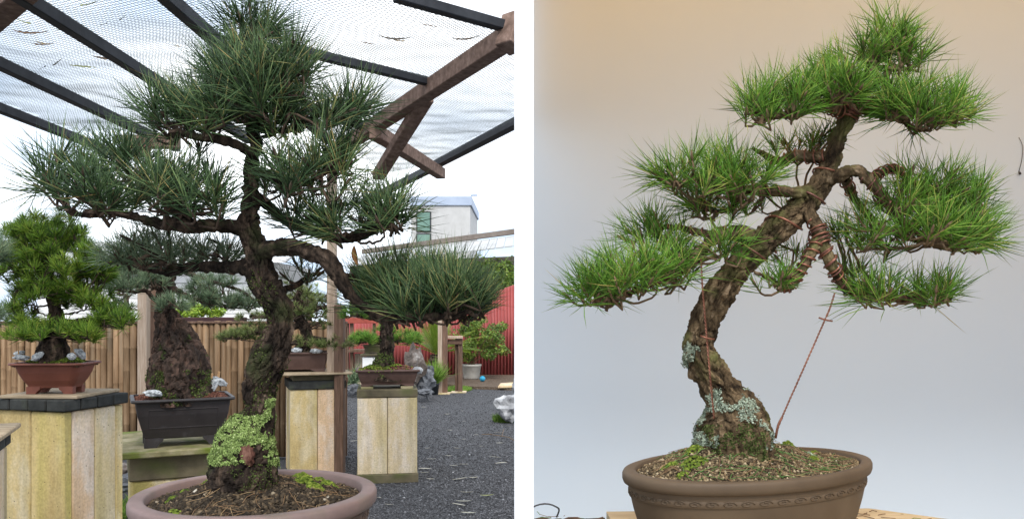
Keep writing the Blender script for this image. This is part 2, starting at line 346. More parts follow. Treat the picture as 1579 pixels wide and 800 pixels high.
M['gravel'] = nmat('gravel', [(.32, (.03, .03, .032)), (.5, (.078, .078, .082)), (.68, (.16, .16, .166))], 70, 8, bump=1.0, bscale=120, bdist=.02, rough=.9, vary=0, streak=((.085, .086, .092), .5, (1, 1, 1), .45, .75))
M['gravel_stone'] = amat('gravel_stone', [(0, (.022, .022, .024)), (.5, (.08, .08, .085)), (.9, (.19, .19, .2)), (1, (.42, .42, .43))], .85, .3)
M['mulch'] = nmat('mulch', [(.3, (.05, .035, .022)), (.55, (.14, .1, .07)), (.75, (.3, .23, .17))], 40, bump=1, bscale=60, bdist=.03, vary=0)
M['leaf_dry'] = amat('leaf_dry', [(0, (.5, .46, .36)), (.3, (.62, .58, .48)), (.5, (.3, .32, .1)), (.7, (.4, .26, .06)), (.85, (.22, .1, .03)), (1, (.06, .045, .03))], .6, .3, .2)
M['rock_grey'] = nmat('rock_grey', [(.3, (.05, .053, .06)), (.55, (.12, .125, .135)), (.75, (.28, .29, .3))], 7, 9, bump=.8, bscale=25, bdist=.02)
M['rock_brown'] = nmat('rock_brown', [(.3, (.05, .04, .033)), (.55, (.13, .105, .09)), (.75, (.33, .31, .29))], 6, 9, bump=.8, bscale=22, bdist=.03)
M['rock_pale'] = nmat('rock_pale', [(.3, (.14, .14, .145)), (.5, (.33, .33, .335)), (.7, (.55, .55, .55))], 8, 9, bump=.6, bscale=30, bdist=.01)
M['pebble_cloth'] = nmat('pebble_cloth', [(.35, (.13, .14, .15)), (.52, (.4, .42, .43)), (.68, (.7, .71, .71))], 60, 6, bump=.5, bscale=120, bdist=.002)
M['peg'] = nmat('peg', [(.3, (.4, .22, .1)), (.7, (.6, .38, .2))], 30, bump=0)
M['red_sheet'] = nmat('red_sheet', [(.3, (.27, .06, .055)), (.7, (.36, .085, .078))], 2, stretch=(1, 1, .3), rough=.5, bump=0, spec=.4)
M['red_beam'] = nmat('red_beam', [(.3, (.25, .05, .035)), (.7, (.4, .1, .07))], 4)
M['white_wall'] = nmat('white_wall', [(.3, (.74, .73, .71)), (.7, (.8, .79, .77))], 3, rough=.8, bump=.1, bscale=60, bdist=.001, vary=0)
M['render_white'] = nmat('render_white', [(.3, (.46, .45, .43)), (.7, (.54, .53, .51))], 3, bump=.1, vary=0)
M['parapet'] = nmat('parapet', [(.3, (.36, .42, .52)), (.7, (.42, .48, .58))], 2, bump=0, vary=0, rough=.5)
M['glass_green'] = nmat('glass_green', [(.3, (.12, .22, .17)), (.7, (.2, .33, .25))], .5, rough=.12, spec=.6, bump=0, vary=0)
M['window_frame'] = nmat('window_frame', [(.3, (.05, .055, .06)), (.7, (.07, .075, .08))], 3, bump=0, vary=0)
M['roof_grey'] = nmat('roof_grey', [(.3, (.36, .36, .35)), (.7, (.5, .5, .49))], 1, bump=.1, vary=0)
M['gutter'] = nmat('gutter', [(.3, (.15, .12, .1)), (.7, (.24, .2, .17))], 3, bump=.1, vary=0)
M['backdrop'] = nmat('backdrop', [(.3, (.665, .755, .835)), (.7, (.685, .775, .855))], 1.2, rough=.85, bump=.12, bscale=70, bdist=.0008, vary=0, spec=.2)
M['strip_white'] = nmat('strip_white', [(.3, (.86, .86, .86)), (.7, (.88, .88, .88))], 3, rough=.7, bump=0, vary=0)
M['ceiling_old'] = nmat('ceiling_tan', [(.3, (.72, .47, .27)), (.7, (.8, .55, .33))], 4, stretch=(1, 8, 1), bump=.2, vary=0)
M['warm_light_canopy'] = amat('warm_light_canopy', [(0, (.95, .71, .41)), (1, (.95, .71, .41))], .9, .1, .85)  # translucent tan of the added canopy, tints the light passing through
M['ply'] = nmat('ply', [(.3, (.34, .25, .14)), (.55, (.47, .37, .23)), (.75, (.56, .46, .31))], 6, stretch=(1, 6, 1), rough=.7, bump=.2, bscale=40, bdist=.001, vary=0, spots=((.16, .1, .05), 14, .08))
M['floor_pale'] = nmat('floor_pale', [(.3, (.42, .4, .37)), (.7, (.52, .5, .46))], 2, bump=.1, vary=0)
M['mat_weave'] = nmat('mat_weave', [(.3, (.07, .06, .045)), (.7, (.2, .17, .13))], 30, bump=.3)
M['wire_black'] = nmat('wire_black', [(.3, (.03, .03, .032)), (.7, (.06, .06, .062))], 30, bump=0, rough=.4)
M['net'] = nmat('net', [(.3, (.09, .11, .10)), (.7, (.13, .15, .14))], 3, bump=0, rough=.6, vary=0)
M['turf'] = amat('turf', [(0, (.05, .1, .015)), (.6, (.16, .28, .04)), (1, (.28, .4, .08))], .7, .2, .2)
M['plastic_blue'] = nmat('plastic_blue', [(.3, (.02, .25, .42)), (.7, (.03, .3, .48))], 3, bump=0, rough=.35)
M['plastic_dark'] = nmat('plastic_dark', [(.3, (.03, .035, .04)), (.7, (.05, .055, .06))], 3, bump=0)
M['shelf_dark'] = nmat('shelf_dark', [(.3, (.03, .015, .015)), (.7, (.06, .03, .03))], 5, bump=.1)

# ------------------------------------------------------------------ needles, tufts, trees
def needle_mesh(name, base, dirs, L, W, tint, mat, bend, sides=3):
    """each needle: a thin three-sided prism, bowed, tapering to a point"""
    N = len(base); r = rng.normal(size=(N, 3)); s = np.cross(dirs, r); s /= np.linalg.norm(s, axis=1, keepdims=True) + 1e-9
    u = np.cross(dirs, s); L = L[:, None]; Wc = W[:, None] * .5
    bo = s * (rng.normal(size=(N, 1)) * bend) + np.array([0, 0, 1.0]) * (rng.uniform(-.3, .5, (N, 1)) * bend)
    p0 = base; p1 = base + dirs * L * .5 + bo * L * .16; p2 = base + dirs * L + bo * L * .52
    V = np.empty((N, 7, 3), np.float32)
    for k in range(3):
        a = 2 * math.pi * k / 3; o = s * math.cos(a) + u * math.sin(a)
        V[:, k] = p0 + o * Wc * .75; V[:, 3 + k] = p1 + o * Wc
    V[:, 6] = p2
    fl = np.array([0, 1, 4, 3, 1, 2, 5, 4, 2, 0, 3, 5, 3, 4, 6, 4, 5, 6, 5, 3, 6])
    ff = (fl[None] + (np.arange(N) * 7)[:, None]).ravel(); cn = np.tile([4, 4, 4, 3, 3, 3], N)
    return np_mesh(name, V.reshape(-1, 3), ff, cn, np.repeat(tint, 7), mat, True)
def tuft_needles(buds, axes, per, L, W, spread=(8, 72), shoot=.022, tintvar=.25, clip=None):
    B = np.repeat(np.array(buds), per, 0); A = np.repeat(np.array(axes), per, 0); N = len(B)
    r = rng.normal(size=(N, 3)); s = np.cross(A, r); s /= np.linalg.norm(s, axis=1, keepdims=True) + 1e-9
    th = np.radians(spread[0] + (spread[1] - spread[0]) * rng.uniform(0, 1, N) ** .8)[:, None]
    d = A * np.cos(th) + s * np.sin(th); k = rng.uniform(0, 1, (N, 1)); base = B - A * k * shoot
    Ls = np.repeat(rng.uniform(.72, 1.14, len(buds)), per) * L * rng.uniform(.72, 1.08, N)
    tb = np.repeat(rng.uniform(.25, .75, len(buds)), per); t = np.clip(tb + rng.normal(size=N) * tintvar, 0, .97)
    t[rng.uniform(size=N) < .008] = 1.0
    if clip is not None:
        tip = base + d * Ls[:, None]; keep = clip(base) & clip(tip) & clip(base + d * Ls[:, None] * 1.12)
        base, d, Ls, t = base[keep], d[keep], Ls[keep], t[keep]
    return base, d, Ls, np.full(len(base), W) * rng.uniform(.85, 1.15, len(base)), t
def bark_tube(rows, step, seg, amp, cell, seed, elong=.45, lump=.0):
    """rows: x y z r. Fissured bark as real relief"""
    R = catmull(rows, step); n = len(R); pts = [Vector(p[:3]) for p in R]
    vs = []; fs = []; tn = []; x = None; S = 0; K = 1 / cell
    for i in range(n):
        t = (pts[min(i + 1, n - 1)] - pts[max(i - 1, 0)]).normalized()
        if x is None: x = t.orthogonal().normalized()
        x = (x - t * x.dot(t)).normalized(); y = t.cross(x); r = R[i, 3]
        if i: S += (pts[i] - pts[i - 1]).length
        for k in range(seg):
            a = 2 * math.pi * k / seg; o = x * math.cos(a) + y * math.sin(a)
            q = Vector((r * math.cos(a) * K + seed * 5.1, r * math.sin(a) * K, S * K * elong))
            w = mnoise.noise_vector(q * .9) * .55
            dd, vp = mnoise.voronoi(q + w); e = min(1.0, (dd[1] - dd[0]) / .3)
            hsh = math.sin(vp[0].x * 127.1 + vp[0].y * 311.7 + vp[0].z * 74.7) * 43758.5; hsh -= math.floor(hsh)
            d2, _ = mnoise.voronoi((q + w) * 2.3 + Vector((3, 7, 1))); e2 = min(1.0, (d2[1] - d2[0]) / .3)
            d = amp * (1.5 * e ** .8 - 1.2 + .9 * (hsh - .5)) + amp * .55 * (e2 - .6) + amp * .7 * mnoise.fractal(q * 2.6, 1.0, 2.0, 3)
            if lump: d += lump * r * mnoise.fractal(q * .22, 1.0, 2.0, 2)
            d = max(d, -.3 * r); tn.append(min(1, max(0, hsh * .8 + .2 * mnoise.noise(q * 3) + .1)))
            vs.append(tuple(pts[i] + o * (r * .93 + d)))
    for i in range(n - 1):
        for k in range(seg):
            k2 = (k + 1) % seg
            fs.append((i * seg + k, i * seg + k2, (i + 1) * seg + k2, (i + 1) * seg + k))
    fs.append(tuple(range((n - 1) * seg, n * seg)))
    return vs, fs, R, tn
class Tree:
    def __init__(s, name, label, D, mats, base, cat='bonsai', group=None):
        s.D = D; s.bark, s.twig, s.needle = mats; s.e = empty(name, label, cat, base, group); s.skel = []; s.clip = None; s.dens = 1.0; s.perf = 1.0
    def rows(s, pts):
        out = []
        for p in pts:
            D = s.D + (p[3] if len(p) > 3 else 0); q = P(p[0], p[1], D); out.append((q.x, q.y, q.z, p[2] * D / F))
        return out
    def limb(s, pts, name='branch', step=.004, seg=None, amp=None, cell=None, seed=0, lump=0.0, mat=None):
        rw = s.rows(pts); rm = max(r[3] for r in rw)
        seg = seg or max(8, min(72, int(rm * 2 * math.pi / .0035)))
        vs, fs, R, tn = bark_tube(rw, step, seg, amp if amp is not None else min(.0028, rm * .16), cell or max(.007, min(.016, rm * .6)), seed + len(s.skel), lump=lump)
        m = MB(); m.add(vs, fs); m.t = tn; o = m.build(name, mat or s.bark, s.e, name != 'trunk')
        s.skel.append(R[len(R) // 5:] if name != 'trunk' else R[len(R) // 2:]); o['_'] = 0; del o['_']
        return R
    def pad(s, pads, skel, L, W, per, up=1.0, out=.9, jit=.3, spread=(8, 72), name='foliage', twigr=(.0035, .0018), tw=True, needle=None, bud=True):
        """pads: (cx, cy, half width, half height, depth offset, half depth, tufts) in photo pixels and metres"""
        S = np.vstack(skel)[:, :3]; buds = []; axes = []
        for (cx, cy, a, b, dO, dd, n) in pads:
            for _ in range(max(2, int(n * s.dens + .5))):
                while True:
                    ux, uz = rng.uniform(-1, 1, 2)
                    if ux * ux + uz * uz < 1: break
                r2 = ux * ux + uz * uz
                hy = cy + b * (1 - 2 * (1 - r2 * .85) * (.05 + .95 * rng.uniform())) + rng.normal() * b * .22
                buds.append(tuple(P(cx + a * ux, hy, s.D + dO + dd * uz)))
                ax = np.array([out * ux, out * uz * .8, up]) + rng.normal(size=3) * jit
                axes.append(ax / np.linalg.norm(ax))
        buds = np.array(buds); axes = np.array(axes)
        base, d, Ls, Ws, t = tuft_needles(buds, axes, int(per * s.perf), L, W, spread, clip=s.clip)
        o = link(name, needle_mesh(name, base, d, Ls, Ws, t, needle or s.needle, .35), s.e); o['kind'] = 'stuff'
        if tw:
            m = MB(); left = list(range(len(buds))); 
            while left:
                i = left[0]; dist = np.linalg.norm(buds[left] - buds[i], axis=1); grp = [left[k] for k in np.argsort(dist)[:5]]
                for g in grp: left.remove(g)
                c = buds[grp].mean(0); c[2] = buds[grp][:, 2].min() - L * .12; c += (S[np.argmin(((S - c) ** 2).sum(1))] - c) * .35
                j = np.argmin(((S - c) ** 2).sum(1) + np.maximum(0, S[:, 2] - c[2] + .01) ** 2 * 3); p0 = S[j]
                mid = (p0 + c) / 2 + rng.normal(size=3) * L * .07; mid[2] -= L * .03
                C = catmull([p0, mid, c], .012); rr = np.linspace(twigr[0] * 1.25, twigr[0] * .8, len(C))
                C[1:-1] += rng.normal(size=C[1:-1].shape) * twigr[0] * .7
                m.tube(C, list(rr), 6)
                for g in grp:
                    b0 = buds[g]; ax = axes[g]; q = b0 - ax * L * .3; mid = (c + q) / 2 + rng.normal(size=3) * L * .07
                    C = catmull([c, mid, q, b0], .012); C[1:-1] += rng.normal(size=C[1:-1].shape) * twigr[1] * .6
                    m.tube(C, list(np.linspace(twigr[0] * .75, twigr[1], len(C))), 5)
                    if bud: m.tube([b0 - ax * .004, b0 + ax * .002, b0 + ax * .010, b0 + ax * .016], [twigr[1], twigr[1] * 1.7, twigr[1] * 1.3, .0004], 5)
            w = m.build('twigs', s.twig, s.e, True); w['kind'] = 'stuff'
        return o
def scatter_flakes(name, pts, nrm, size, mat, parent, lift=.3, amp=.6):
    """small crumpled crusts (lichen, moss) standing on a surface"""
    N = len(pts); pts = np.array(pts); nrm = np.array(nrm)
    r = rng.normal(size=(N, 3)); s = np.cross(nrm, r); s /= np.linalg.norm(s, axis=1, keepdims=True) + 1e-9; u = np.cross(nrm, s)
    sz = size * rng.uniform(.5, 1.4, (N, 1)); V = np.empty((N, 6, 3)); c = pts + nrm * sz * lift * rng.uniform(0, 2, (N, 1))
    for k in range(5):
        a = 2 * math.pi * k / 5; V[:, k] = c + (s * math.cos(a) + u * math.sin(a)) * sz * rng.uniform(.6, 1.1, (N, 1)) + nrm * sz * rng.uniform(-.6, amp, (N, 1))
    V[:, 5] = c + nrm * sz * rng.uniform(.3, .9, (N, 1))
    fl = np.array([0, 1, 5, 1, 2, 5, 2, 3, 5, 3, 4, 5, 4, 0, 5])
    ff = (fl[None] + (np.arange(N) * 6)[:, None]).ravel()
    t = np.clip(rng.normal(.5, .22, N), 0, 1)
    o = link(name, np_mesh(name, V.reshape(-1, 3), ff, np.full(N * 5, 3), np.repeat(t, 6), mat), parent); o['kind'] = 'stuff'; return o
def scatter_grains(name, pts, size, mat, parent, tint=None, flat=.75):
    N = len(pts); pts = np.array(pts); sz = size * rng.uniform(.45, 1.3, (N, 1))
    oc = np.array([(1, 0, 0), (-1, 0, 0), (0, 1, 0), (0, -1, 0), (0, 0, flat), (0, 0, -flat)], float)
    V = pts[:, None, :] + (oc[None] + rng.normal(size=(N, 6, 3)) * .28) * sz[:, None, :]
    a = rng.uniform(0, 6.28, N); ca, sa = np.cos(a)[:, None], np.sin(a)[:, None]
    R = V - pts[:, None, :]; x, y = R[..., 0].copy(), R[..., 1].copy(); R[..., 0] = x * ca - y * sa; R[..., 1] = x * sa + y * ca; V = pts[:, None, :] + R
    fl = np.array([0, 2, 4, 2, 1, 4, 1, 3, 4, 3, 0, 4, 2, 0, 5, 1, 2, 5, 3, 1, 5, 0, 3, 5])
    ff = (fl[None] + (np.arange(N) * 6)[:, None]).ravel()
    t = rng.beta(1.5, 2.3, N) if tint is None else tint
    o = link(name, np_mesh(name, V.reshape(-1, 3), ff, np.full(N * 8, 3), np.repeat(t, 6), mat), parent); o['kind'] = 'stuff'; return o
def surf_points(obj, n, test):
    me = obj.data; me.update(); nf = len(me.polygons); C = np.empty(nf * 3); me.polygons.foreach_get('center', C); C = C.reshape(-1, 3)
    Nn = np.empty(nf * 3); me.polygons.foreach_get('normal', Nn); Nn = Nn.reshape(-1, 3); ar = np.empty(nf); me.polygons.foreach_get('area', ar)
    ok = np.array([test(c, nn) for c, nn in zip(C, Nn)]); w = ar * ok
    if w.sum() == 0: return np.zeros((0, 3)), np.zeros((0, 3))
    idx = rng.choice(nf, n, p=w / w.sum()); j = rng.normal(size=(n, 3)) * np.sqrt(ar[idx])[:, None] * .5
    return C[idx] + j, Nn[idx]

# ------------------------------------------------------------------ ground
m = MB(); m.add([(-60, -8, 0), (60, -8, 0), (60, 90, 0), (-60, 90, 0)], [(0, 1, 2, 3)])
ground = tag(m.build('ground', M['gravel']), kind='structure')
pts = []
while len(pts) < 34000:
    y = 480 + 95 + 235 * random.random() ** .8; x = random.uniform(525, 800); g = G(x, y)
    if g.x < -.02 or g.y > 3: pts.append((g.x, g.y, random.uniform(0, .004)))
tag(scatter_grains('gravel', pts, .0085, M['gravel_stone'], None, np.clip(rng.beta(2, 3, len(pts)) + (rng.uniform(size=len(pts)) < .004) * .6, 0, 1), .6), 'loose dark grey gravel chips over the garden path', 'gravel')
m = MB(); gp = [(-2.0, 16.2), (-.9, 15.2), (.0, 14.9), (1.2, 14.6), (1.2, 19), (-2.6, 19), (-2.6, 16.9)]
m.prism(gp, -.05, .05); bed = tag(m.build('planting_bed', M['mulch']), kind='structure')

# ------------------------------------------------------------------ right half: open-fronted display room
TH = .0138                                         # half the thickness of the added divider strip
m = MB(); m.box((0, 1.25, 1.3), (2 * TH, .1, 2.6), .001); part = m.build('divider_strip', M['strip_white'])  # made-up strip filling the white gap between the two halves
tag(part, 'slim plain white strip added between the garden and the plain wall', 'post')
BD = 2.6
m = MB(); m.box((1.25, BD + .06, 1.3), (2.5 + 2 * TH, .12, 2.6), .001); wallb = m.build('plain_wall', M['backdrop'])
tag(wallb, 'plain pale painted wall behind the wired pine', 'wall')
m = MB(); m.box((2.36, 1.3, 1.3), (.08, 2.59, 2.6)); sidew = m.build('light_blocking_wall', M['wood_brown']); tag(sidew, kind='structure')  # unseen wall, lengthened and darkened to keep right-hand light off the backdrop
m = MB(); m.box((1.25, 1.97, 2.56), (2.56, 1.48, .002)); m.box((0, 1.95, 2.28), (.004, 1.15, .55)); canopy = tag(m.build('warm_light_canopy', M['warm_light_canopy']), kind='structure')  # unseen canopy and side flap, added to warm the light on the upper wall
m = MB(); m.box((1.24, .9, .01), (2.45, 3.38, .02)); fl = tag(m.build('floor', M['floor_pale']), kind='structure')
# a hair-thin curl of thread on the plain wall
m = MB(); C = catmull([P(1571, 212, BD - .004), P(1577, 225, BD - .004), P(1576, 245, BD - .003), P(1573, 258, BD - .004), P(1571, 265, BD - .002)], .01); m.tube(C, .0009, 5)
m.tube([P(1572, 266, BD - .001), P(1573, 268, BD - .012)], [.003, .004], 6)
tag(m.build('thread', M['wire_black'], smooth=True), 'tiny dark thread stuck to the plain wall at the right edge', 'thread')

# table under the wired pine
TZ = .966
e = empty('display_table', 'tan plywood table with a clipped corner under the wired pine', 'table', (.35, 1.4, 0))
cA, cB = G(1340, 783, TZ), G(1470, 799, TZ); bl = G(935, 788, TZ)
m = MB(); m.prism([(bl.x, bl.y), (bl.x + .02, 1.05), (cB.x + .05, 1.05), (cB.x + .05, cB.y - .05), (cA.x, cA.y)], TZ - .018, TZ); m.build('tabletop', M['ply'], e)
for (x, y) in ((.2, 1.12), (.78, 1.12), (.2, 1.75), (.66, 1.75)):
    m = MB(); m.box((x, y, (TZ - .018) / 2), (.05, .05, TZ - .018), .004); m.build('leg', M['wood_pale'], e)
# willow mat on a low bench left of it
e = empty('mat_bench', 'low bench with a woven twig mat at the left foot of the plain wall', 'bench', (.09, 1.4, 0))
m = MB(); ml = G(823, 797, TZ)
m.prism([(.018, 1.05), (bl.x - .004, 1.05), (bl.x - .004, bl.y - .004), (.018, bl.y - .03)], TZ - .03, TZ - .012); m.build('bench_top', M['mat_weave'], e)
for (x, y) in ((.035, 1.1), (.13, 1.1), (.035, 1.75), (.13, 1.75)):
    m = MB(); m.box((x, y, (TZ - .03) / 2), (.03, .03, TZ - .03), .003); m.build('leg', M['wood_brown'], e)
for k in range(70):
    yy = 1.06 + k * .0135
    if yy > bl.y - .03: break
    m = MB(); C = [(.02 + (bl.x - .03) * t, yy + random.uniform(-.004, .004), TZ - .008 + .004 * math.sin(t * 14 + (k % 2) * 3.14)) for t in np.linspace(0, 1, 9)]
    m.tube(C, .0042, 6); m.build('twig', M['mat_weave' if k % 3 else 'wood_brown'], e, True)
m = MB()
for k in range(60):
    x, y = random.uniform(.03, bl.x - .01), random.uniform(1.3, bl.y - .02); a = random.uniform(0, 6.28); L = random.uniform(.01, .03)
    m.tube([(x, y, TZ), (x + L * math.cos(a), y + L * math.sin(a), TZ + .003)], .0007, 4, tint=random.choice([.9, .95, .4, .3]))
tag(m.build('needle_litter', M['straw']), 'green and brown pine needle litter on the twig mat', 'needle litter', kind='stuff')
m = MB()
for k in range(34):
    x, y = random.uniform(.62, .9), random.uniform(1.6, 1.86)
    if k < 14: x, y = random.uniform(.65, .76), random.uniform(1.76, 1.87)
    a = random.uniform(-.6, .8); L = random.uniform(.012, .05); b = random.uniform(-.01, .01)
    if (y + L * .8) > cA.y - (x - cA.x) * .62 - .02 and x > cA.x - .08: continue
    m.tube([(x, y, TZ + .001), (x + L * .5 * math.cos(a), y + L * .5 * math.sin(a) + b, TZ + .003), (x + L * math.cos(a), y + L * math.sin(a), TZ + .0015)], .0009, 4, tint=random.choice([.05, .1, .3, .85]))
tag(m.build('needle_litter', M['straw']), 'dark fallen needles on the tan table beside the brown pot', 'needle litter', kind='stuff')
m = MB(); C = catmull([P(815, 786, 1.6), P(826, 779, 1.6), P(840, 776, 1.6), P(852, 778, 1.6), P(860, 782, 1.6), P(862, 787, 1.62), P(858, 797, 1.62)], .006); m.tube(C, .0017, 6)
tag(m.build('loose_wire', M['wire_black'], smooth=True), 'curved black wire end arching above the twig mat', 'wire')

# ------------------------------------------------------------------ pergola over the garden
RZ = H + 1.3
def RP(x, y, dz=0.0):
    D = (1.3 + dz) * F / (CY - y); return P(x, y, D)
perg = empty('pergola', 'timber pergola frame with black battens holding the overhead net', 'pergola', (-1.6, 5.5, 0))
def pbeam(a, b, w, h, mat, name):
    m = MB(); m.bar(a, b, w, h, .004); return m.build(name, mat, perg)
for X, y0, y1 in ((-3.29, 2.2, 6.9), (-2.70, 2.2, 6.6), (-2.035, 2.0, 6.3), (-1.45, 2.0, 6.3)):
    pbeam((X, y0, RZ - .02), (X - .02, y1, RZ - .02), .052, .06, M['beam_black'], 'batten')
pbeam(RP(610, -6), RP(790, 44), .05, .045, M['beam_black'], 'batten')
pbeam(RP(440, 73), RP(664, 127), .045, .045, M['beam_black'], 'batten')
pbeam(RP(470, 165), RP(575, 200), .05, .05, M['beam_black'], 'batten')
pbeam(RP(800, 187), RP(672, 254), .07, .06, M['beam_black'], 'batten')
pbeam(RP(672, 256), RP(560, 312), .07, .06, M['beam_black'], 'batten')
pbeam(RP(796, 50, -.03), RP(520, 232, -.03), .085, .09, M['wood_beam'], 'beam')
pbeam(RP(578, 203, -.1), RP(680, 268, -.1), .08, .09, M['wood_beam'], 'beam')
pbeam((-2.9, 6.1, RZ - .075), (-2.5, 6.11, RZ - .075), .08, .09, M['wood_beam'], 'beam')
pbeam((-2.72, 6.0, RZ - .075), (-2.72, 6.0, RZ - .2), .09, .09, M['wood_brown'], 'stub')
pbeam(RP(0 - 40, 52), RP(60, -40), .10, .09, M['wood_beam'], 'beam')
pbeam(P(658, 150, 5.05), P(583, 272, 6.0), .085, .06, M['wood_beam'], 'brace')
pbeam(RP(780, 42, -.02), RP(803, 60, -.05), .1, .16, M['wood_beam'], 'end_block')
pp = P(512, 400, 7.35)
pbeam((pp.x, 7.35, .0), (pp.x, 7.35, RZ - .02), .075, .075, M['wood_pale'], 'post')
pbeam((pp.x - .01, 7.33, RZ - .02), RP(520, 232, -.03), .08, .09, M['wood_beam'], 'beam')
# netting: every cord is real, sagging and a little wavy
poly = [(-3.29, 2.0), (-1.9, 2.0), (-1.3, 2.82), (-.482, 3.53), (-.05, 3.90), (-.02, 3.95), (-.02, 5.66), (-.797, 7.5), (-1.30, 8.0), (-1.5, 6.12), (-3.29, 6.12)]
def inside(x, y):
    c = False; j = len(poly) - 1
    for i in range(len(poly)):
        xi, yi = poly[i]; xj, yj = poly[j]
        if (yi > y) != (yj > y) and x < (xj - xi) * (y - yi) / (yj - yi) + xi: c = not c
        j = i
    return c
V = []; Fc = []
def netpt(u, v, ang):
    x = u * math.cos(ang) - v * math.sin(ang); y = u * math.sin(ang) + v * math.cos(ang)
    q = Vector((x * 1.1, y * 1.1, 3)); w = mnoise.noise_vector(q) * .022 + mnoise.noise_vector(q * 3.3) * .005
    return (x + w.x, y + w.y, RZ + .016 + .025 * (mnoise.noise(q * 1.3) - .35) + .008 * mnoise.noise(q * 5))
ANG = math.radians(-22)
def netline(f):
    prev = None
    for s in np.arange(-6, 11, .07):
        p = f(s)
        if not inside(p[0], p[1]): prev = None; continue
        k = len(V); r = .0010
        V.extend([(p[0] + r, p[1] + r, p[2]), (p[0] - r, p[1] + r, p[2] - r * .5), (p[0], p[1] - r, p[2] + r)])
        if prev is not None:
            for a in range(3): Fc.extend([prev + a, prev + (a + 1) % 3, k + (a + 1) % 3, k + a])
        prev = k
for c in np.arange(-7, 8, .02): netline(lambda s: netpt(c, s, ANG))
for c in np.arange(-2, 10, .02): netline(lambda s: netpt(s, c, ANG))
net = link('netting', np_mesh('netting', V, Fc, np.full(len(Fc) // 4, 4), np.full(len(V), .5), M['net']))
tag(net, 'fine square mesh netting stretched over the pergola battens', 'netting')
# dry leaves caught on the net and lying on the gravel: long, narrow and curved
def leaf_mesh(L, W, bend, tint, curl=.15):
    m = MB(); n = 7; vs = []; fs = []
    for i in range(n):
        t = i / (n - 1); x = (t - .5) * L; w = W * math.sin(math.pi * (t * .94 + .03)) ** .8; yb = bend * L * (t - .5) ** 2 * 4
        zc = curl * L * (t - .5) ** 2
        vs += [(x, yb - w / 2, zc + w * .15), (x, yb, zc), (x, yb + w / 2, zc + w * .15), (x, yb, zc - .0008)]
    for i in range(n - 1):
        a = i * 4; b = a + 4
        fs += [(a, a + 1, b + 1, b), (a + 1, a + 2, b + 2, b + 1), (a + 2, a + 3, b + 3, b + 2), (a + 3, a, b, b + 3)]
    m.add(vs, fs, tint); return m.mesh('leaf', M['leaf_dry'], True)
NL = [(25, 28, 'brown', -50, .075), (37, 45, 'green', 100, .06), (45, 62, 'grey', 15, .10), (64, 79, 'grey', 5, .07), (66, 77, 'brown', 80, .04), (97, 7, 'green', 20, .07),
      (96, 55, 'green', -50, .065), (134, 19, 'green', -35, .085), (187, 40, 'green', -60, .06), (160, 48, 'dark', -50, .04), (86, 108, 'brown', -75, .1), (69, 112, 'dark', -60, .06),
      (128, 112, 'green', 30, .08), (170, 101, 'dark', 12, .12), (164, 93, 'grey', -40, .05), (94, 153, 'dark', 90, .02), (274, 81, 'brown', 80, .03),
      (608, 71, 'dark', 8, .10), (614, 73, 'brown', 50, .05), (717, 71, 'dark', -35, .09), (568, 77, 'grey', 55, .05), (668, 158, 'brown', -80, .07), (662, 50, 'grey', 55, .05)]
tn = {'brown': .72, 'green': .5, 'grey': .9, 'dark': .97}
where = {0: 'in the top left corner by the timber', 1: 'just below the top left brown one', 2: 'long and level below the top left corner', 3: 'crossing a brown one under the top left battens', 4: 'crossed by a grey one at upper left',
         5: 'against the upper left batten at the top edge', 6: 'between the two upper left battens', 7: 'slanting near the top edge above the pine', 8: 'right of the upper left batten, curved', 9: 'tiny, right of the upper left batten', 10: 'hanging steeply between the left battens',
         11: 'touching the middle left batten', 12: 'right of the steep brown one', 13: 'long and level near the pine tips', 14: 'short, above the long dark one', 15: 'a mere speck near the lowest left batten', 16: 'a speck just left of the pine crown',
         17: 'level in the middle of the right bay', 18: 'forked off the level dark one', 19: 'close to the sloping timber at upper right', 20: 'faint, beside the pine crown in the right bay', 21: 'right of the timber brace', 22: 'faint, high in the right bay'}
for i, (x, y, c, a, L) in enumerate(NL):
    p = RP(x, y); o = link('dry_leaf', leaf_mesh(L * 1.6, L * .26, random.uniform(-.2, .25), tn[c] + random.uniform(-.03, .03)), None, (p.x, p.y, RZ + .03)); o.rotation_euler = (math.radians(38), 0, math.radians(a * .6 + random.uniform(-8, 8)))
    tag(o, '%s narrow leaf caught on the net, %s' % (c, where[i]), 'leaf', 'leaves caught on the netting')
GL = [(705, 693), (666, 710), (715, 718), (773, 716), (764, 707), (770, 685), (769, 669), (730, 739), (710, 741), (719, 762), (715, 776), (751, 767), (708, 781), (722, 794), (664, 741), (655, 725),
      (655, 731), (659, 693), (700, 720), (662, 649), (653, 629), (715, 679), (715, 651), (694, 665), (713, 635), (784, 659), (545, 682), (692, 705), (760, 642), (735, 672), (600, 781), (585, 770), (690, 640), (742, 690)]
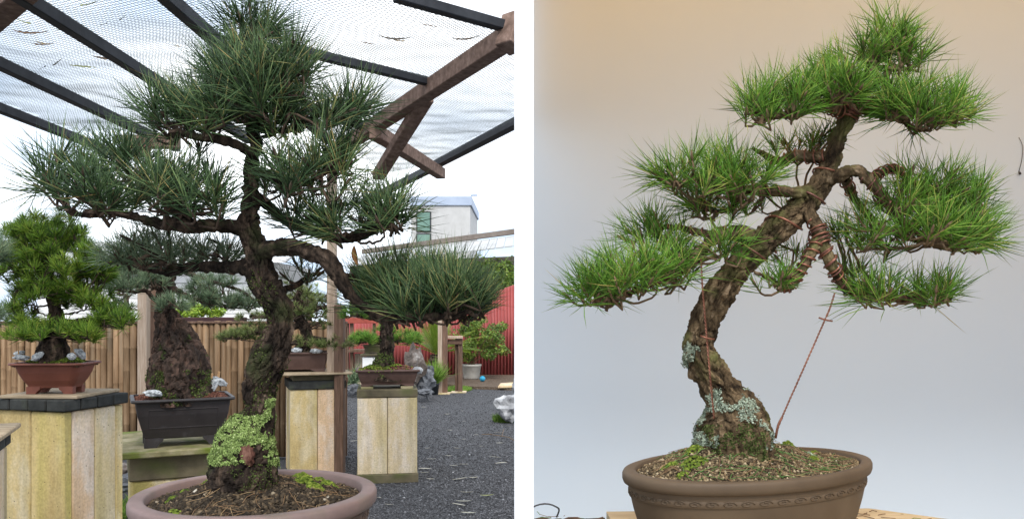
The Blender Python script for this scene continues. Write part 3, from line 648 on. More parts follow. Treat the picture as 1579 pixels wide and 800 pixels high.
for i, (x, y) in enumerate(GL):
    p = G(x, y); L = random.uniform(.07, .14) if i < 16 else random.uniform(.03, .08)
    o = link('dry_leaf', leaf_mesh(L, L * random.uniform(.17, .26), random.uniform(-.2, .2), random.uniform(.02, .33) if i != 11 else .48), None, (p.x, p.y, .018)); o.rotation_euler = (random.uniform(-.15, .15), random.uniform(-.1, .1), random.uniform(-.4, .4))
    if i == 11: lab = 'single greenish leaf among the pale ones on the gravel'
    elif x < 610: lab = 'small pale leaf on the gravel between the pots and the lone plinth'
    elif x < 672: lab = 'pale dry leaf on the gravel close to the right side of the lone plinth'
    elif y > 755: lab = 'pale narrow leaf on the nearest gravel at the bottom'
    elif x > 755: lab = 'pale dry leaf on the gravel near the pale boulder and twig'
    elif y < 690: lab = 'tiny pale leaf far back in the middle of the gravel'
    else: lab = 'pale narrow leaf in the middle of the open gravel'
    tag(o, lab, 'leaf', 'pale leaves on the gravel')
m = MB(); C = [G(743, 672), G(755, 673), G(770, 674), G(785, 678), G(792, 681)]; m.tube([(c.x, c.y, .02 + .01 * (i % 2)) for i, c in enumerate(C)], .004, 5); m.tube([G(777, 665) + Vector((0, 0, .03)), G(774, 674) + Vector((0, 0, .02))], .003, 5)
tag(m.build('fallen_twig', M['twig_brown']), 'thin bare forked twig lying on the gravel below the pale boulder', 'twig')

# ------------------------------------------------------------------ bamboo fence
FD = 8.0; ftop = H - 15 / F * FD
fence = empty('bamboo_fence', 'tan fence of upright split bamboo behind the potted pines', 'fence', P(260, 600, FD) * 1.0)
fence.location.z = 0; bpy.context.view_layer.update()
def culm_mesh(h, r, nodes):
    m = MB(); pts = []; rad = []
    zs = [0]
    for z in nodes: zs += [z - .012, z - .003, z + .003, z + .012]
    zs.append(h); 
    for i, z in enumerate(zs):
        pts.append((0.0008 * math.sin(z * 9), 0, z)); k = (i - 1) % 4
        rad.append(r * (1.09 if (0 < i < len(zs) - 1 and k in (1, 2)) else 1.0))
    m.tube(pts, rad, 10); return m.mesh('bamboo_culm', M['bamboo'], True)
hv = ftop - .03
var = [culm_mesh(hv, .028, sorted(random.uniform(.1, hv - .1) for _ in range(4))) for _ in range(9)]
x = -60
while x < 535:
    p = P(x, 500, FD); w = random.uniform(.86, 1.12)
    o = link('bamboo_culm', random.choice(var), fence, (p.x, FD + random.uniform(-.006, .006), .03 + random.uniform(-.008, .004)), random.uniform(0, 6.28)); o.scale = (w, w, 1)
    x += 9.4 * w * .99
for z, nm in ((ftop - .012, 'top_rail'), (.75, 'rail')):
    m = MB(); a, b = P(-60, 500, FD), P(535, 500, FD)
    m.bar((a.x, FD + (.0 if nm == 'top_rail' else .045), z), (b.x, FD + (.0 if nm == 'top_rail' else .045), z), .075 if nm == 'top_rail' else .03, .02 if nm == 'top_rail' else .05); m.build(nm, M['wood_brown'], fence)
m = MB(); a, b = P(-60, 500, FD + .07), P(535, 500, FD + .07); m.box(((a.x + b.x) / 2, FD + .08, ftop / 2), (b.x - a.x, .012, ftop - .04)); m.build('backing', M['wood_brown'], fence)
# posts in front of the fence
def post(name, label, x0, x1, D, ytop, ybot, mat, loc=None, d=.07):
    a, b = P(x0, ytop, D), P(x1, ytop, D); zb = 0 if ybot is None else P(x0, ybot, D).z
    m = MB(); m.box(((a.x + b.x) / 2, D, (zb + a.z) / 2), (b.x - a.x, d, a.z - zb), .004)
    return tag(m.build(name, mat), label, 'post')
post('timber_post', 'pale weathered timber post standing before the fence left of the gnarled trunk', 215, 229, 7.0, 436, None, M['wood_pale'], d=.08)
post('timber_post', 'brown timber post close behind the pale one left of the gnarled trunk', 229.5, 243, 7.2, 432, None, M['wood_brown'], d=.08)
post('timber_post', 'dark brown timber post right of the brown shallow pot', 517, 531, 7.3, 470, None, M['wood_brown'], d=.1)
# timber framing seen behind the posts
e = empty('timber_screen', 'brown timber screen with tan panel beyond the dark post', 'screen', G(548, 596))
for (x0, x1, y0) in ((533, 538, 486), (540, 545, 486), (575, 579, 492)):
    a, b = P(x0, y0, 15), P(x1, y0, 15); m = MB(); m.box(((a.x + b.x) / 2, 15, a.z / 2), (b.x - a.x, .07, a.z), .004); m.build('upright', M['wood_brown'], e)
a, b = P(530, 494, 14.9), P(600, 494, 14.9); m = MB(); m.box(((a.x + b.x) / 2, 14.93, a.z), (b.x - a.x, .05, .1), .004); m.build('crossbeam', M['red_beam'], e)
a, b = P(546, 545, 15), P(562, 545, 15)
for k in range(4):
    xx = a.x + (b.x - a.x) * (k + .5) / 4; m = MB(); m.box((xx, 15.05, a.z / 2), ((b.x - a.x) / 4 * .93, .03, a.z), .003); m.build('plank', M['wood_pale'], e)
a, b = P(540, 543, 15), P(575, 543, 15); m = MB(); m.box(((a.x + b.x) / 2, 15.0, a.z + .03), (b.x - a.x, .3, .05), .004); m.build('shelf', M['wood_brown'], e)
# dark shelf behind the fence with its lime shrub
e = empty('plant_shelf', 'long dark shelf behind the fence beside the gnarled trunk', 'shelf', P(320, 480, 9.2)); e.location.z = 0
a, b = P(265, 489, 9.2), P(372, 497, 9.2); m = MB(); m.box(((a.x + b.x) / 2, 9.2, (a.z + b.z) / 2), (b.x - a.x, .4, a.z - b.z), .006); m.build('board', M['shelf_dark'], e)
for xx in (a.x + .08, b.x - .08):
    m = MB(); m.box((xx, 9.2, b.z / 2 - .002), (.06, .06, b.z - .004), .003); m.build('leg', M['shelf_dark'], e)
def leaf_cloud(name, blobs, n, size, mat, parent, flat=.8):
    """small pointed leaves spread through a crown made of uneven clumps; blobs: centre, radii"""
    N = n * len(blobs); C = np.repeat(np.array([b[0] for b in blobs], float), n, 0); R = np.repeat(np.array([b[1] for b in blobs], float), n, 0)
    d = rng.normal(size=(N, 3)); d /= np.linalg.norm(d, axis=1, keepdims=True); d *= rng.uniform(.45, 1.0, (N, 1)) ** .6
    c = C + d * R; nr = d * .7 + rng.normal(size=(N, 3)) * .5 + np.array([0, 0, .5]); nr /= np.linalg.norm(nr, axis=1, keepdims=True)
    s = np.cross(nr, rng.normal(size=(N, 3))); s /= np.linalg.norm(s, axis=1, keepdims=True); u = np.cross(nr, s); z = size * rng.uniform(.6, 1.3, (N, 1))
    V = np.stack([c - s * z, c + u * z * .4 + nr * z * .12, c + s * z, c - u * z * .4 + nr * z * .12], 1).reshape(-1, 3)
    ff = (np.array([0, 1, 2, 3])[None] + (np.arange(N) * 4)[:, None]).ravel()
    tb = np.repeat(rng.uniform(.3, .7, len(blobs)), n); t = np.clip(tb + rng.normal(size=N) * .2, 0, 1)
    o = link(name, np_mesh(name, V, ff, np.full(N, 4), np.repeat(t, 4), mat), parent); o['kind'] = 'stuff'; return o
sh = empty('shrub', 'low yellow green shrub on the dark shelf behind the fence', 'shrub', P(305, 488, 9.2))
leaf_cloud('foliage', [((P(x, y, 9.2 + random.uniform(-.1, .1))), (.085, .1, .06)) for x, y in ((276, 478), (288, 474), (300, 472), (312, 475), (325, 476), (337, 479), (282, 482), (306, 482), (330, 484), (294, 482))], 220, .022, M['leaf_lime'], sh)
m = MB(); 
for x in (285, 300, 318): m.tube([P(x + (303 - x) * .3, 488, 9.2), P(x, 476, 9.2)], [.012, .006], 6)
m.build('trunk', M['twig_brown'], sh)

# ------------------------------------------------------------------ background buildings and red fence
RD = 18.0; redf = empty('corrugated_fence', 'red corrugated metal fence along the far side of the gravel', 'fence', (-1.5, RD, 0))
x = 520
i = 0
while x < 800:
    x2 = min(x + 40, 812); m = MB(); vs = []; fs = []; n = 48
    for k in range(n + 1):
        xx = x + (x2 - x) * k / n; yt = 494 - max(0, (xx - 640)) / 155 * 56; p = P(xx, yt, RD); ph = k / n * 2 * math.pi * 8
        yy = RD + .03 * math.sin(ph) + (i % 2) * .01
        vs += [(p.x, yy, 0), (p.x, yy, p.z)]
    for k in range(n): fs.append((2 * k, 2 * k + 2, 2 * k + 3, 2 * k + 1))
    m.add(vs, fs); o = m.build('sheet', M['red_sheet'], redf, True)
    so = o.modifiers.new('t', 'SOLIDIFY'); so.thickness = .004
    x = x2; i += 1
for z in (.5, 1.05):
    m = MB(); a, b = P(520, 500, RD + .08), P(812, 500, RD + .08); m.bar((a.x, RD + .08, z), (b.x, RD + .08, z), .06, .08); m.build('rail', M['wood_brown'], redf)
# white building
e = empty('white_building', 'white flat roofed building with blue grey parapet on the skyline', 'building', P(640, 500, 32)); e.location.z = 0
a, b = P(634, 317, 32), P(725, 317, 32)
m = MB(); m.box(((a.x + b.x) / 2, 34.5, a.z / 2), (b.x - a.x, 5, a.z), .01); m.build('wall', M['render_white'], e)
m = MB(); t = P(725, 303, 32); m.box(((a.x + b.x) / 2, 34.5, (a.z + t.z) / 2), (b.x - a.x + .12, 5.12, t.z - a.z), .01); m.build('parapet', M['parapet'], e)
for (x0, x1, y0, y1) in ((642, 665, 326, 358), (642, 665, 360, 378)):
    p, q = P(x0, y0, 31.99), P(x1, y1, 31.99); m = MB(); m.box(((p.x + q.x) / 2, 31.99, (p.z + q.z) / 2), (q.x - p.x, .06, p.z - q.z), .005); w = m.build('window', M['window_frame'], e)
    m = MB(); m.box(((p.x + q.x) / 2, 31.95, (p.z + q.z) / 2), (q.x - p.x - .1, .04, p.z - q.z - .1)); m.build('pane', M['glass_green'], w)
m = MB(); p = P(731, 301, 32.2); m.bar(p + Vector((-.12, 0, 0)), p + Vector((.12, 0, 0)), .1, .06); m.bar(P(722, 304, 32.2), p, .03, .03); m.build('lamp_arm', M['parapet'], e)
# long low house with a grey roof
e = empty('low_house', 'low pale house with brown gutter and ribbed grey roof behind the red fence', 'house', P(720, 480, 22)); e.location.z = 0
g0, g1 = P(560, 388, 24), P(806, 355.5, 21.0)
m = MB(); m.bar(g0, g1, .12, .13); m.build('gutter', M['gutter'], e)
dn = Vector((0.0, -2.2, -.42)) 
for k in range(22):
    a = g0.lerp(g1, k / 22) + Vector((0, 0, -.10)); b = g0.lerp(g1, (k + .93) / 22) + Vector((0, 0, -.10))
    m = MB(); dz = Vector((0, 0, .03)); m.add([a, b, b + dn, a + dn, a - dz, b - dz, b + dn - dz, a + dn - dz], [(0, 1, 2, 3), (7, 6, 5, 4), (0, 4, 5, 1), (1, 5, 6, 2), (2, 6, 7, 3), (3, 7, 4, 0)]); m.build('roof_sheet', M['roof_grey'], e)
m = MB(); q0, q1 = g0 + dn, g1 + dn; m.prism([(g0.x, g0.y - .05), (g1.x - .05, g1.y - .05), (g1.x - .05, q1.y + .35), (g0.x, q0.y + .35)], 0, min(q0.z, q1.z) - .02); m.build('wall', M['gutter'], e)
# pale house behind the bamboo fence
e = empty('pale_house', 'pale weatherboard house glimpsed behind the bright green pine', 'house', P(230, 480, 20)); e.location.z = 0
x0, x1 = P(60, 400, 20).x, P(430, 400, 20).x; zt = P(0, 402, 20).z
for k in range(14):
    z1 = zt - k * .18
    if z1 < .1: break
    m = MB(); m.box(((x0 + x1) / 2, 20 - .0, z1 - .085), (x1 - x0, .03, .165), .004); m.build('weatherboard', M['white_wall'], e)
m = MB(); m.box(((x0 + x1) / 2, 21.5, zt / 2 - .02), (x1 - x0 - .1, 2.9, zt - .04)); m.build('wall', M['render_white'], e)
m = MB(); m.add([(x0 - .3, 19.6, zt), (x1 + .3, 19.6, zt), (x1 + .3, 22, zt + .62), (x0 - .3, 22, zt + .62), (x0 - .3, 19.6, zt - .05), (x1 + .3, 19.6, zt - .05), (x1 + .3, 22, zt + .57), (x0 - .3, 22, zt + .57)],
    [(0, 1, 2, 3), (7, 6, 5, 4), (0, 4, 5, 1), (1, 5, 6, 2), (2, 6, 7, 3), (3, 7, 4, 0)]); m.build('roof', M['roof_grey'], e)
m = MB(); m.bar((x0 - .3, 19.55, zt - .02), (x1 + .3, 19.55, zt - .02), .09, .11); m.build('gutter', M['white_wall'], e)

# ------------------------------------------------------------------ plinths of concrete planks
def plank_plinth(name, label, c, w, h, rz, mats, cap=None, planks=2, zb=0.0, th=.05, foot=None, cat='plinth'):
    """square plinth: two upright concrete planks to a side; cap: list of (kind, oversize, thickness, material, rz offset)"""
    e = empty(name, label, cat, (c[0], c[1], zb)); k = 0; z0 = zb
    if foot:
        m = MB(); m.box((c[0], c[1], zb + foot / 2), (w + .015, w + .015, foot), .006, rz); m.build('footing', M['conc_dark'], e); z0 = zb + foot
    pw = w / planks
    for side in range(4):
        a = rz + side * math.pi / 2; nx, ny = math.sin(a), -math.cos(a); tx, ty = math.cos(a), math.sin(a)
        for i in range(planks):
            off = -w / 2 + pw * (i + .5); ww = pw - .004
            o2 = off; 
            if side % 2 == 1: ww2 = ww - (th if i in (0, planks - 1) else 0); o2 = off + (th / 2 if i == 0 else (-th / 2 if i == planks - 1 else 0)); ww = ww2
            hh = h - z0 + zb - random.uniform(0, .006)
            m = MB(); m.box((0, 0, 0), (ww, th, hh), .006)
            cx_, cy_ = c[0] + tx * o2 + nx * (w / 2 - th / 2 - random.uniform(0, .004)), c[1] + ty * o2 + ny * (w / 2 - th / 2 - random.uniform(0, .004))
            m.build('plank', M[mats[k % len(mats)]], e, loc=(cx_, cy_, z0 + hh / 2), rz=a); k += 1
    m = MB(); m.box((c[0], c[1], zb + h / 2), (w - 2 * th - .01, w - 2 * th - .01, h - .02), 0, rz); m.build('core', M['conc_dark'], e)
    z = zb + h
    for (kind, over, t, mat, dr) in (cap or []):
        if kind == 'slab':
            m = MB(); m.box((c[0], c[1], z + t / 2 + .001), (w + over, w + over, t), .004, rz + dr); m.build('slab', M[mat], e)
        else:                                     # a course of dark paving bricks laid round the top
            W = w + over; n = 4; bl = W / n
            for iy in range(n):
                for ix in range(n):
                    lx, ly = -W / 2 + bl * (ix + .5), -W / 2 + bl * (iy + .5)
                    m = MB(); m.box((0, 0, 0), (bl - .004, bl - .004, t), .005)
                    m.build('brick', M[mat], e, loc=(c[0] + lx * math.cos(rz) - ly * math.sin(rz), c[1] + lx * math.sin(rz) + ly * math.cos(rz), z + t / 2 + .001), rz=rz)
        z += t + .001
    return e, z

# ------------------------------------------------------------------ pots
def rrect(w, d, rad, n=6):
    pts = []
    for (sx, sy, a0) in ((1, 1, 0), (-1, 1, 90), (-1, -1, 180), (1, -1, 270)):
        for k in range(n + 1):
            a = math.radians(a0 + 90 * k / n); pts.append((sx * (w / 2 - rad) + rad * math.cos(a), sy * (d / 2 - rad) + rad * math.sin(a)))
    return pts
def loft(m, w, d, rad, prof, c, rz):
    """prof: (inset, z) rows; positive inset shrinks the rounded rectangle"""
    vs = []; fs = []; n = None; cr, sr = math.cos(rz), math.sin(rz)
    for (ins, z) in prof:
        pts = rrect(w - 2 * ins, d - 2 * ins, max(.004, rad - ins * .6)); n = len(pts)
        vs += [(c[0] + x * cr - y * sr, c[1] + x * sr + y * cr, c[2] + z) for x, y in pts]
    for i in range(len(prof) - 1):
        for k in range(n):
            k2 = (k + 1) % n; fs.append((i * n + k, i * n + k2, (i + 1) * n + k2, (i + 1) * n + k))
    fs.append(tuple(range(n))[::-1]); fs.append(tuple(range((len(prof) - 1) * n, len(prof) * n))); m.add(vs, fs); return m
def rect_pot(name, label, c, w, d, h, rz, mat, soilmat, grain, feet=.03, flare=.05, lip=.016, rad=.03, panel=False, mound=.03, rimh=.02, ngrain=1500, gsize=.006):
    e = empty(name, label, 'pot', c); zf = feet
    m = MB(); loft(m, w - 2 * lip, d - 2 * lip, rad, [(flare * 1.02, zf), (flare * .92, zf + .012), (flare * .6, zf + h * .3), (flare * .25, zf + h * .6), (0.002, zf + h - rimh), (.0, zf + h - rimh + .001)], c, rz)
    body = m.build('body', mat, e, True); body.data.polygons.foreach_set('use_smooth', [False] * len(body.data.polygons))
    m = MB(); loft(m, w, d, rad, [(lip * .7, zf + h - rimh), (.003, zf + h - rimh + .004), (0, zf + h - rimh * .5), (.003, zf + h), (.022, zf + h), (.024, zf + h - .02)], c, rz); m.build('rim', mat, e)
    cr, sr = math.cos(rz), math.sin(rz)
    T = lambda x, y, z: (c[0] + x * cr - y * sr, c[1] + x * sr + y * cr, c[2] + z)
    for sx in (-1, 1):
        for sy in (-1, 1):
            L = w * .17; fx, fy = sx * (w / 2 - lip - flare - L * .45), sy * (d / 2 - lip - flare - L * .25)
            m = MB(); prof = [(-L / 2, 0), (L / 2 * .4, 0), (L / 2 * .7, feet * .45), (L / 2 * 1.1, feet * .75), (L / 2 * 1.2, feet + .006), (-L / 2, feet + .006)]
            vs = []
            for yy in (-L * .28, L * .28): vs += [T(fx - sx * (q[0]), fy + yy, q[1] + .0005) for q in prof]
            nn = len(prof); m.add(vs, [tuple(range(nn)), tuple(range(nn, 2 * nn))[::-1]] + [(k, (k + 1) % nn, nn + (k + 1) % nn, nn + k) for k in range(nn)]); m.build('foot', mat, e)
    if panel:
        m = MB(); pw, ph = w * .66, h * .52; y0 = -(d / 2 - lip - flare * .45)
        for k, (xa, za, xb, zb_) in enumerate(((-pw / 2, .28, pw / 2, .28), (-pw / 2, .74, pw / 2, .74), (-pw / 2, .28, -pw / 2, .74), (pw / 2, .28, pw / 2, .74))):
            ya = -(d / 2 - lip - flare * (.62 if za < .5 else .13)); yb = -(d / 2 - lip - flare * (.62 if zb_ < .5 else .13))
            m.bar(T(xa, ya, zf + h * za), T(xb, yb, zf + h * zb_), .006, .005, .001)
        m.build('panel_moulding', mat, e)
    # soil mound and grains
    m = MB(); vs = []; fs = []; nx, ny = 36, 24; iw, idp = w - .046, d - .046
    def hz(x, y):
        q = max(0, 1 - (abs(x) / (iw / 2)) ** 2.5) * max(0, 1 - (abs(y) / (idp / 2)) ** 2.5)
        return zf + h - .016 + mound * q + .006 * mnoise.fractal(Vector((x * 22 + c[0], y * 22, 1)), 1, 2, 3)
    for j in range(ny + 1):
        for i in range(nx + 1):
            x = (i / nx - .5) * iw; y = (j / ny - .5) * idp; vs.append(T(x, y, hz(x, y)))
    for j in range(ny):
        for i in range(nx): a = j * (nx + 1) + i; fs.append((a, a + 1, a + nx + 2, a + nx + 1))
    m.add(vs, fs); soil = m.build('soil', soilmat, e, True)
    gp = []
    for _ in range(ngrain): x, y = random.uniform(-.5, .5) * iw * .98, random.uniform(-.5, .5) * idp * .98; gp.append(T(x, y, hz(x, y) + .001))
    scatter_grains('soil_grains', gp, gsize, grain, soil)
    return e, T, hz
def lathe_pot(name, label, c, rx, ry, rz, prof_body, prof_rim, mat, rimmat, soilz, mound, soilmat, grain, ngrain, gsize, relief, off=(0, 0)):
    e = empty(name, label, 'pot', c)
    m = MB(); m.lathe([(r * rx, z) for r, z in prof_body], c, 96, 1, ry / rx, rz); m.build('body', mat, e, True)
    m = MB(); m.lathe([(r * rx, z) for r, z in prof_rim], c, 128, 1, ry / rx, rz); m.build('rim', rimmat, e, True)
    if relief:                                     # a band of small raised scrolls under the rim
        r0, z0, hh, nn, rmat = relief; m = MB(); m.lathe([(r0 * rx, z0 - hh / 2), (r0 * rx + .0018, z0 - hh / 2 + .001), (r0 * rx + .0018, z0 + hh / 2 - .001), (r0 * rx, z0 + hh / 2)], c, 128, 1, ry / rx, rz)
        band = m.build('band', rmat, e, True); m = MB(); cr, sr = math.cos(rz), math.sin(rz); k_ = ry / rx
        for k in range(nn):
            pts = []
            for t in np.linspace(0, 1, 12):
                aa = 2 * math.pi * (k + .5 + .42 * math.cos(t * 8.5) * (1 - .75 * t)) / nn; zz = z0 + hh * .38 * math.sin(t * 8.5) * (1 - .75 * t)
                x, y = (r0 * rx + .0024) * math.cos(aa), (r0 * rx + .0024) * math.sin(aa) * k_; pts.append((c[0] + x * cr - y * sr, c[1] + x * sr + y * cr, c[2] + zz))
            m.tube(pts, .0011, 4)
        sc = m.build('scrolls', rmat, band, True); sc['kind'] = 'stuff'
    ri = prof_rim[-1][0] * rx; vs = []; fs = []; nr, ns = 26, 72; cr, sr = math.cos(rz), math.sin(rz)
    def hz(u, v):                                  # u, v in -1..1 of the inner ellipse
        r = math.hypot(u, v); q = max(0, 1 - math.hypot(u - off[0], v - off[1]) ** 1.6) if r < 1 else 0
        return soilz + mound * max(0, q) * max(0, 1 - r ** 4) + .007 * mnoise.fractal(Vector((u * 5 + c[0] * 9, v * 5, 2)), 1, 2, 4) * (1 - r ** 6)
    def T(u, v, dz=0): x, y = u * ri, v * ri * ry / rx; return (c[0] + x * cr - y * sr, c[1] + x * sr + y * cr, c[2] + hz(u, v) + dz)
    for i in range(nr + 1):
        for k in range(ns): r = max(.001, i / nr); a = 2 * math.pi * k / ns; vs.append(T(r * math.cos(a), r * math.sin(a)))
    for i in range(nr):
        for k in range(ns): k2 = (k + 1) % ns; fs.append((i * ns + k, (i + 1) * ns + k, (i + 1) * ns + k2, i * ns + k2))
    m = MB(); m.add(vs, fs); soil = m.build('soil', soilmat, e, True); gp = []
    for _ in range(ngrain): r, a = math.sqrt(random.random()) * .985, random.uniform(0, 6.2832); gp.append(T(r * math.cos(a), r * math.sin(a), .0012))
    scatter_grains('soil_grains', gp, gsize, grain, soil)
    return e, T, soil
def stone(label, c, size, seed, mat='pebble_cloth', name='stone', cat='stone', group=None, rz=0, sub=3, amp=.3, facet=.25, ry=0.0):
    m = MB(); m.blob((0, 0, 0), size, sub, amp, 1.6, seed, facet); o = m.build(name, M[mat], None, False, c); o.rotation_euler = (0, ry, rz); return tag(o, label, cat, group)

# ================================================================== the big left pine
LD = 1.5
lc = P(396, 757, LD)
e, _ = plank_plinth('plinth', 'concrete plank plinth under the round mauve pot', (lc.x, lc.y + .0), .36, lc.z - .178, .1, ['conc_ochre', 'conc_grey', 'conc_pink'], [('slab', .08, .03, 'slab_moss', 0)])
potc = (lc.x, lc.y, lc.z - .145)
pot_l, TL, soil_l = lathe_pot('round_pot', 'round mauve brown pot with a broad flat rim holding the big mossy pine', potc, .2105, .2105, 0,
    [(.55, 0), (.62, .004), (.72, .03), (.83, .075), (.895, .105), (.925, .117), (.93, .121)],
    [(.90, .1195), (.965, .1195), (.985, .122), (1.0, .128), (1.0, .140), (.99, .1445), (.975, .146), (.885, .146), (.872, .143), (.865, .12)],
    M['pot_mauve'], M['pot_mauve'], .128, .032, M['soil_dark'], M['grain_dark'], 9000, .0042, (.918, .103, .02, 34, M['pot_relief']), (-.06, .1))
# litter: fallen needles, twigs, moss cushions
def litter(name, T, n, parent, mat, w=.0007, tints=(.2, .4, .6), lrange=(.03, .08)):
    m = MB()
    for _ in range(n):
        r, a = math.sqrt(random.random()) * .85, random.uniform(0, 6.2832); u, v = r * math.cos(a), r * math.sin(a); b = random.uniform(0, 6.28); L = random.uniform(*lrange)
        p = []
        for t in (-.5, -.17, .17, .5):
            uu, vv = u + math.cos(b) * L * t / .2 + .03 * math.sin(t * 5 + a), v + math.sin(b) * L * t / .2
            k = math.hypot(uu, vv)
            if k > .97: uu, vv = uu * .97 / k, vv * .97 / k
            p.append(T(uu, vv, .003 + random.uniform(0, .005)))
        m.tube(p, w, 4, tint=random.choice(tints) + random.uniform(-.05, .05))
    o = m.build(name, mat, parent, True); o['kind'] = 'stuff'; return o
litter('fallen_needles', TL, 80, soil_l, M['straw'], .0005, (.2, .35, .5, .65))
def moss(T, spots, parent, mat=None, size=.0035, n=260):
    P_, N_ = [], []
    for (u, v, r) in spots:
        for _ in range(int(n * r / .1)):
            a, q = random.uniform(0, 6.28), math.sqrt(random.random()); uu, vv = u + r * q * math.cos(a), v + r * q * math.sin(a) * .8
            if math.hypot(uu, vv) > .98: continue
            P_.append(T(uu, vv, .012 * (1 - q * q) * r / .12)); N_.append((math.cos(a) * q * .6, math.sin(a) * q * .6, 1))
    N_ = np.array(N_); N_ /= np.linalg.norm(N_, axis=1, keepdims=True)
    return scatter_flakes('moss', P_, N_, size, mat or M['moss'], parent, .2, .5)
moss(TL, [(.42, .25, .12), (.55, .1, .10), (.62, .36, .1), (.3, .52, .12), (.5, .55, .1), (-.62, .42, .09), (-.45, .55, .1), (-.75, -.2, .05), (-.05, -.9, .05), (.15, -.88, .05), (.3, -.82, .05), (-.55, -.62, .05), (-.7, .0, .05), (-.35, .5, .07)], soil_l)

main = Tree('pine_tree', 'big dark mossy pine with leaning curved trunk in the round mauve pot', LD, (M['bark_dark'], M['twig_dark'], M['needle_blue']), P(378, 735, LD), 'pine tree')
main.dens = .62; main.perf = .46
main.clip = lambda p: (p[:, 0] < -TH - .004) | (p[:, 1] < 1.19)
trunk_pts = [(376, 748, 56), (378, 725, 55), (378, 706, 52), (380, 688, 50), (386, 665, 42), (397, 645, 29), (401, 622, 25), (401, 600, 26), (408, 572, 29), (416, 550, 31), (428, 520, 25), (433, 498, 21), (431, 475, 23), (416, 450, 25),
    (403, 425, 23), (400, 400, 21), (393, 375, 20), (382, 350, 17), (384, 325, 14.5), (386, 300, 13), (386, 260, 11), (393, 225, 10), (387, 190, 9), (391, 156, 8), (397, 110, 6.5), (393, 70, 5), (388, 40, 3)]
Rt = main.limb(trunk_pts, 'trunk', .0026, 84, .0042, .017, 1, .12)
trunk_l = [o for o in main.e.children if o.name.startswith('trunk')][0]
b1 = main.limb([(390, 360, 14, 0), (362, 350, 13, -.01), (330, 347, 12, -.03), (300, 350, 11, -.05), (250, 346, 9, -.07), (215, 336, 7, -.08), (180, 328, 6, -.09), (145, 326, 5, -.09), (120, 331, 4, -.08), (100, 318, 3, -.08), (82, 300, 2.5, -.08)], lump=.2)
b1b = main.limb([(300, 350, 7, -.05), (280, 325, 6, 0), (255, 305, 5, .05), (225, 295, 4, .1), (190, 290, 3, .13)])
b2 = main.limb([(402, 425, 18, .0), (380, 412, 14, .02), (345, 412, 10, .05), (300, 412, 8, .09), (265, 418, 8, .12), (240, 416, 6, .14), (210, 408, 5, .15), (188, 402, 4, .16), (170, 392, 2.5, .17)], lump=.15)
b2b = main.limb([(285, 414, 6, .1), (250, 402, 5, .08), (225, 385, 4, .08), (200, 370, 3, .08), (185, 362, 2, .08)])
b2c = main.limb([(335, 411, 5, .06), (330, 395, 4, .1), (340, 378, 3, .14), (320, 368, 2, .16)])
b3 = main.limb([(398, 392, 16, 0), (425, 383, 16, -.02), (455, 381, 15, -.04), (480, 390, 14.5, -.05), (503, 401, 14, -.06), (519, 420, 13, -.06), (530, 442, 11.5, -.06), (548, 463, 9, -.05), (572, 480, 8, -.04), (598, 489, 8.5, -.03), (628, 489, 8, -.03), (662, 488, 7, -.03), (700, 487, 5.5, -.03), (726, 479, 3.5, -.03)], lump=.18)
b3b = main.limb([(508, 410, 7, -.05), (530, 425, 6, .02), (555, 430, 5, .06), (590, 440, 4, .1), (630, 445, 3, .12)])
b4 = main.limb([(425, 455, 7, .02), (440, 446, 6, .05), (457, 440, 5, .08), (476, 426, 4, .12), (498, 420, 2.5, .14)])
b5 = main.limb([(386, 298, 10, 0), (407, 312, 9, .03), (428, 330, 8.5, .05), (450, 346, 8.5, .05), (481, 357, 8.5, .04), (523, 367, 8.5, .02), (562, 362, 7, 0), (590, 347, 5, -.01), (612, 336, 3.5, -.01), (630, 333, 2.5, -.01)], lump=.2)
b5b = main.limb([(470, 354, 6, .04), (490, 330, 5, .08), (520, 318, 4, .1), (560, 312, 3, .1)])
b6 = main.limb([(388, 262, 8, 0), (415, 272, 7, -.03), (440, 280, 6.5, -.05), (470, 283, 5.5, -.05), (500, 264, 4, -.05), (522, 246, 3, -.05)])
b6b = main.limb([(388, 196, 7, 0), (415, 201, 6.5, .03), (447, 200, 5.5, .05), (480, 182, 4.5, .05), (520, 169, 3.5, .04), (548, 170, 2, .03)])
b7 = main.limb([(392, 238, 9, 0), (365, 223, 8, -.03), (338, 215, 8, -.05), (308, 212, 7, -.06), (280, 204, 5.5, -.07), (262, 190, 4, -.07), (248, 172, 2.5, -.07)], lump=.2)
b7b = main.limb([(318, 213, 6, -.05), (322, 190, 5, -.05), (325, 168, 4, -.05), (341, 155, 3.5, -.03), (345, 130, 2.5, -.02)])
b7c = main.limb([(300, 211, 5, -.06), (285, 188, 4, -.03), (275, 172, 3, 0), (262, 160, 2, 0)])
b8 = main.limb([(390, 165, 6, 0), (372, 150, 5, -.02), (355, 125, 4, -.03), (340, 105, 3, -.03)])
b8b = main.limb([(394, 140, 6, 0), (420, 128, 5, -.03), (450, 118, 4, -.04), (475, 110, 3, -.04)])
NW = .0018
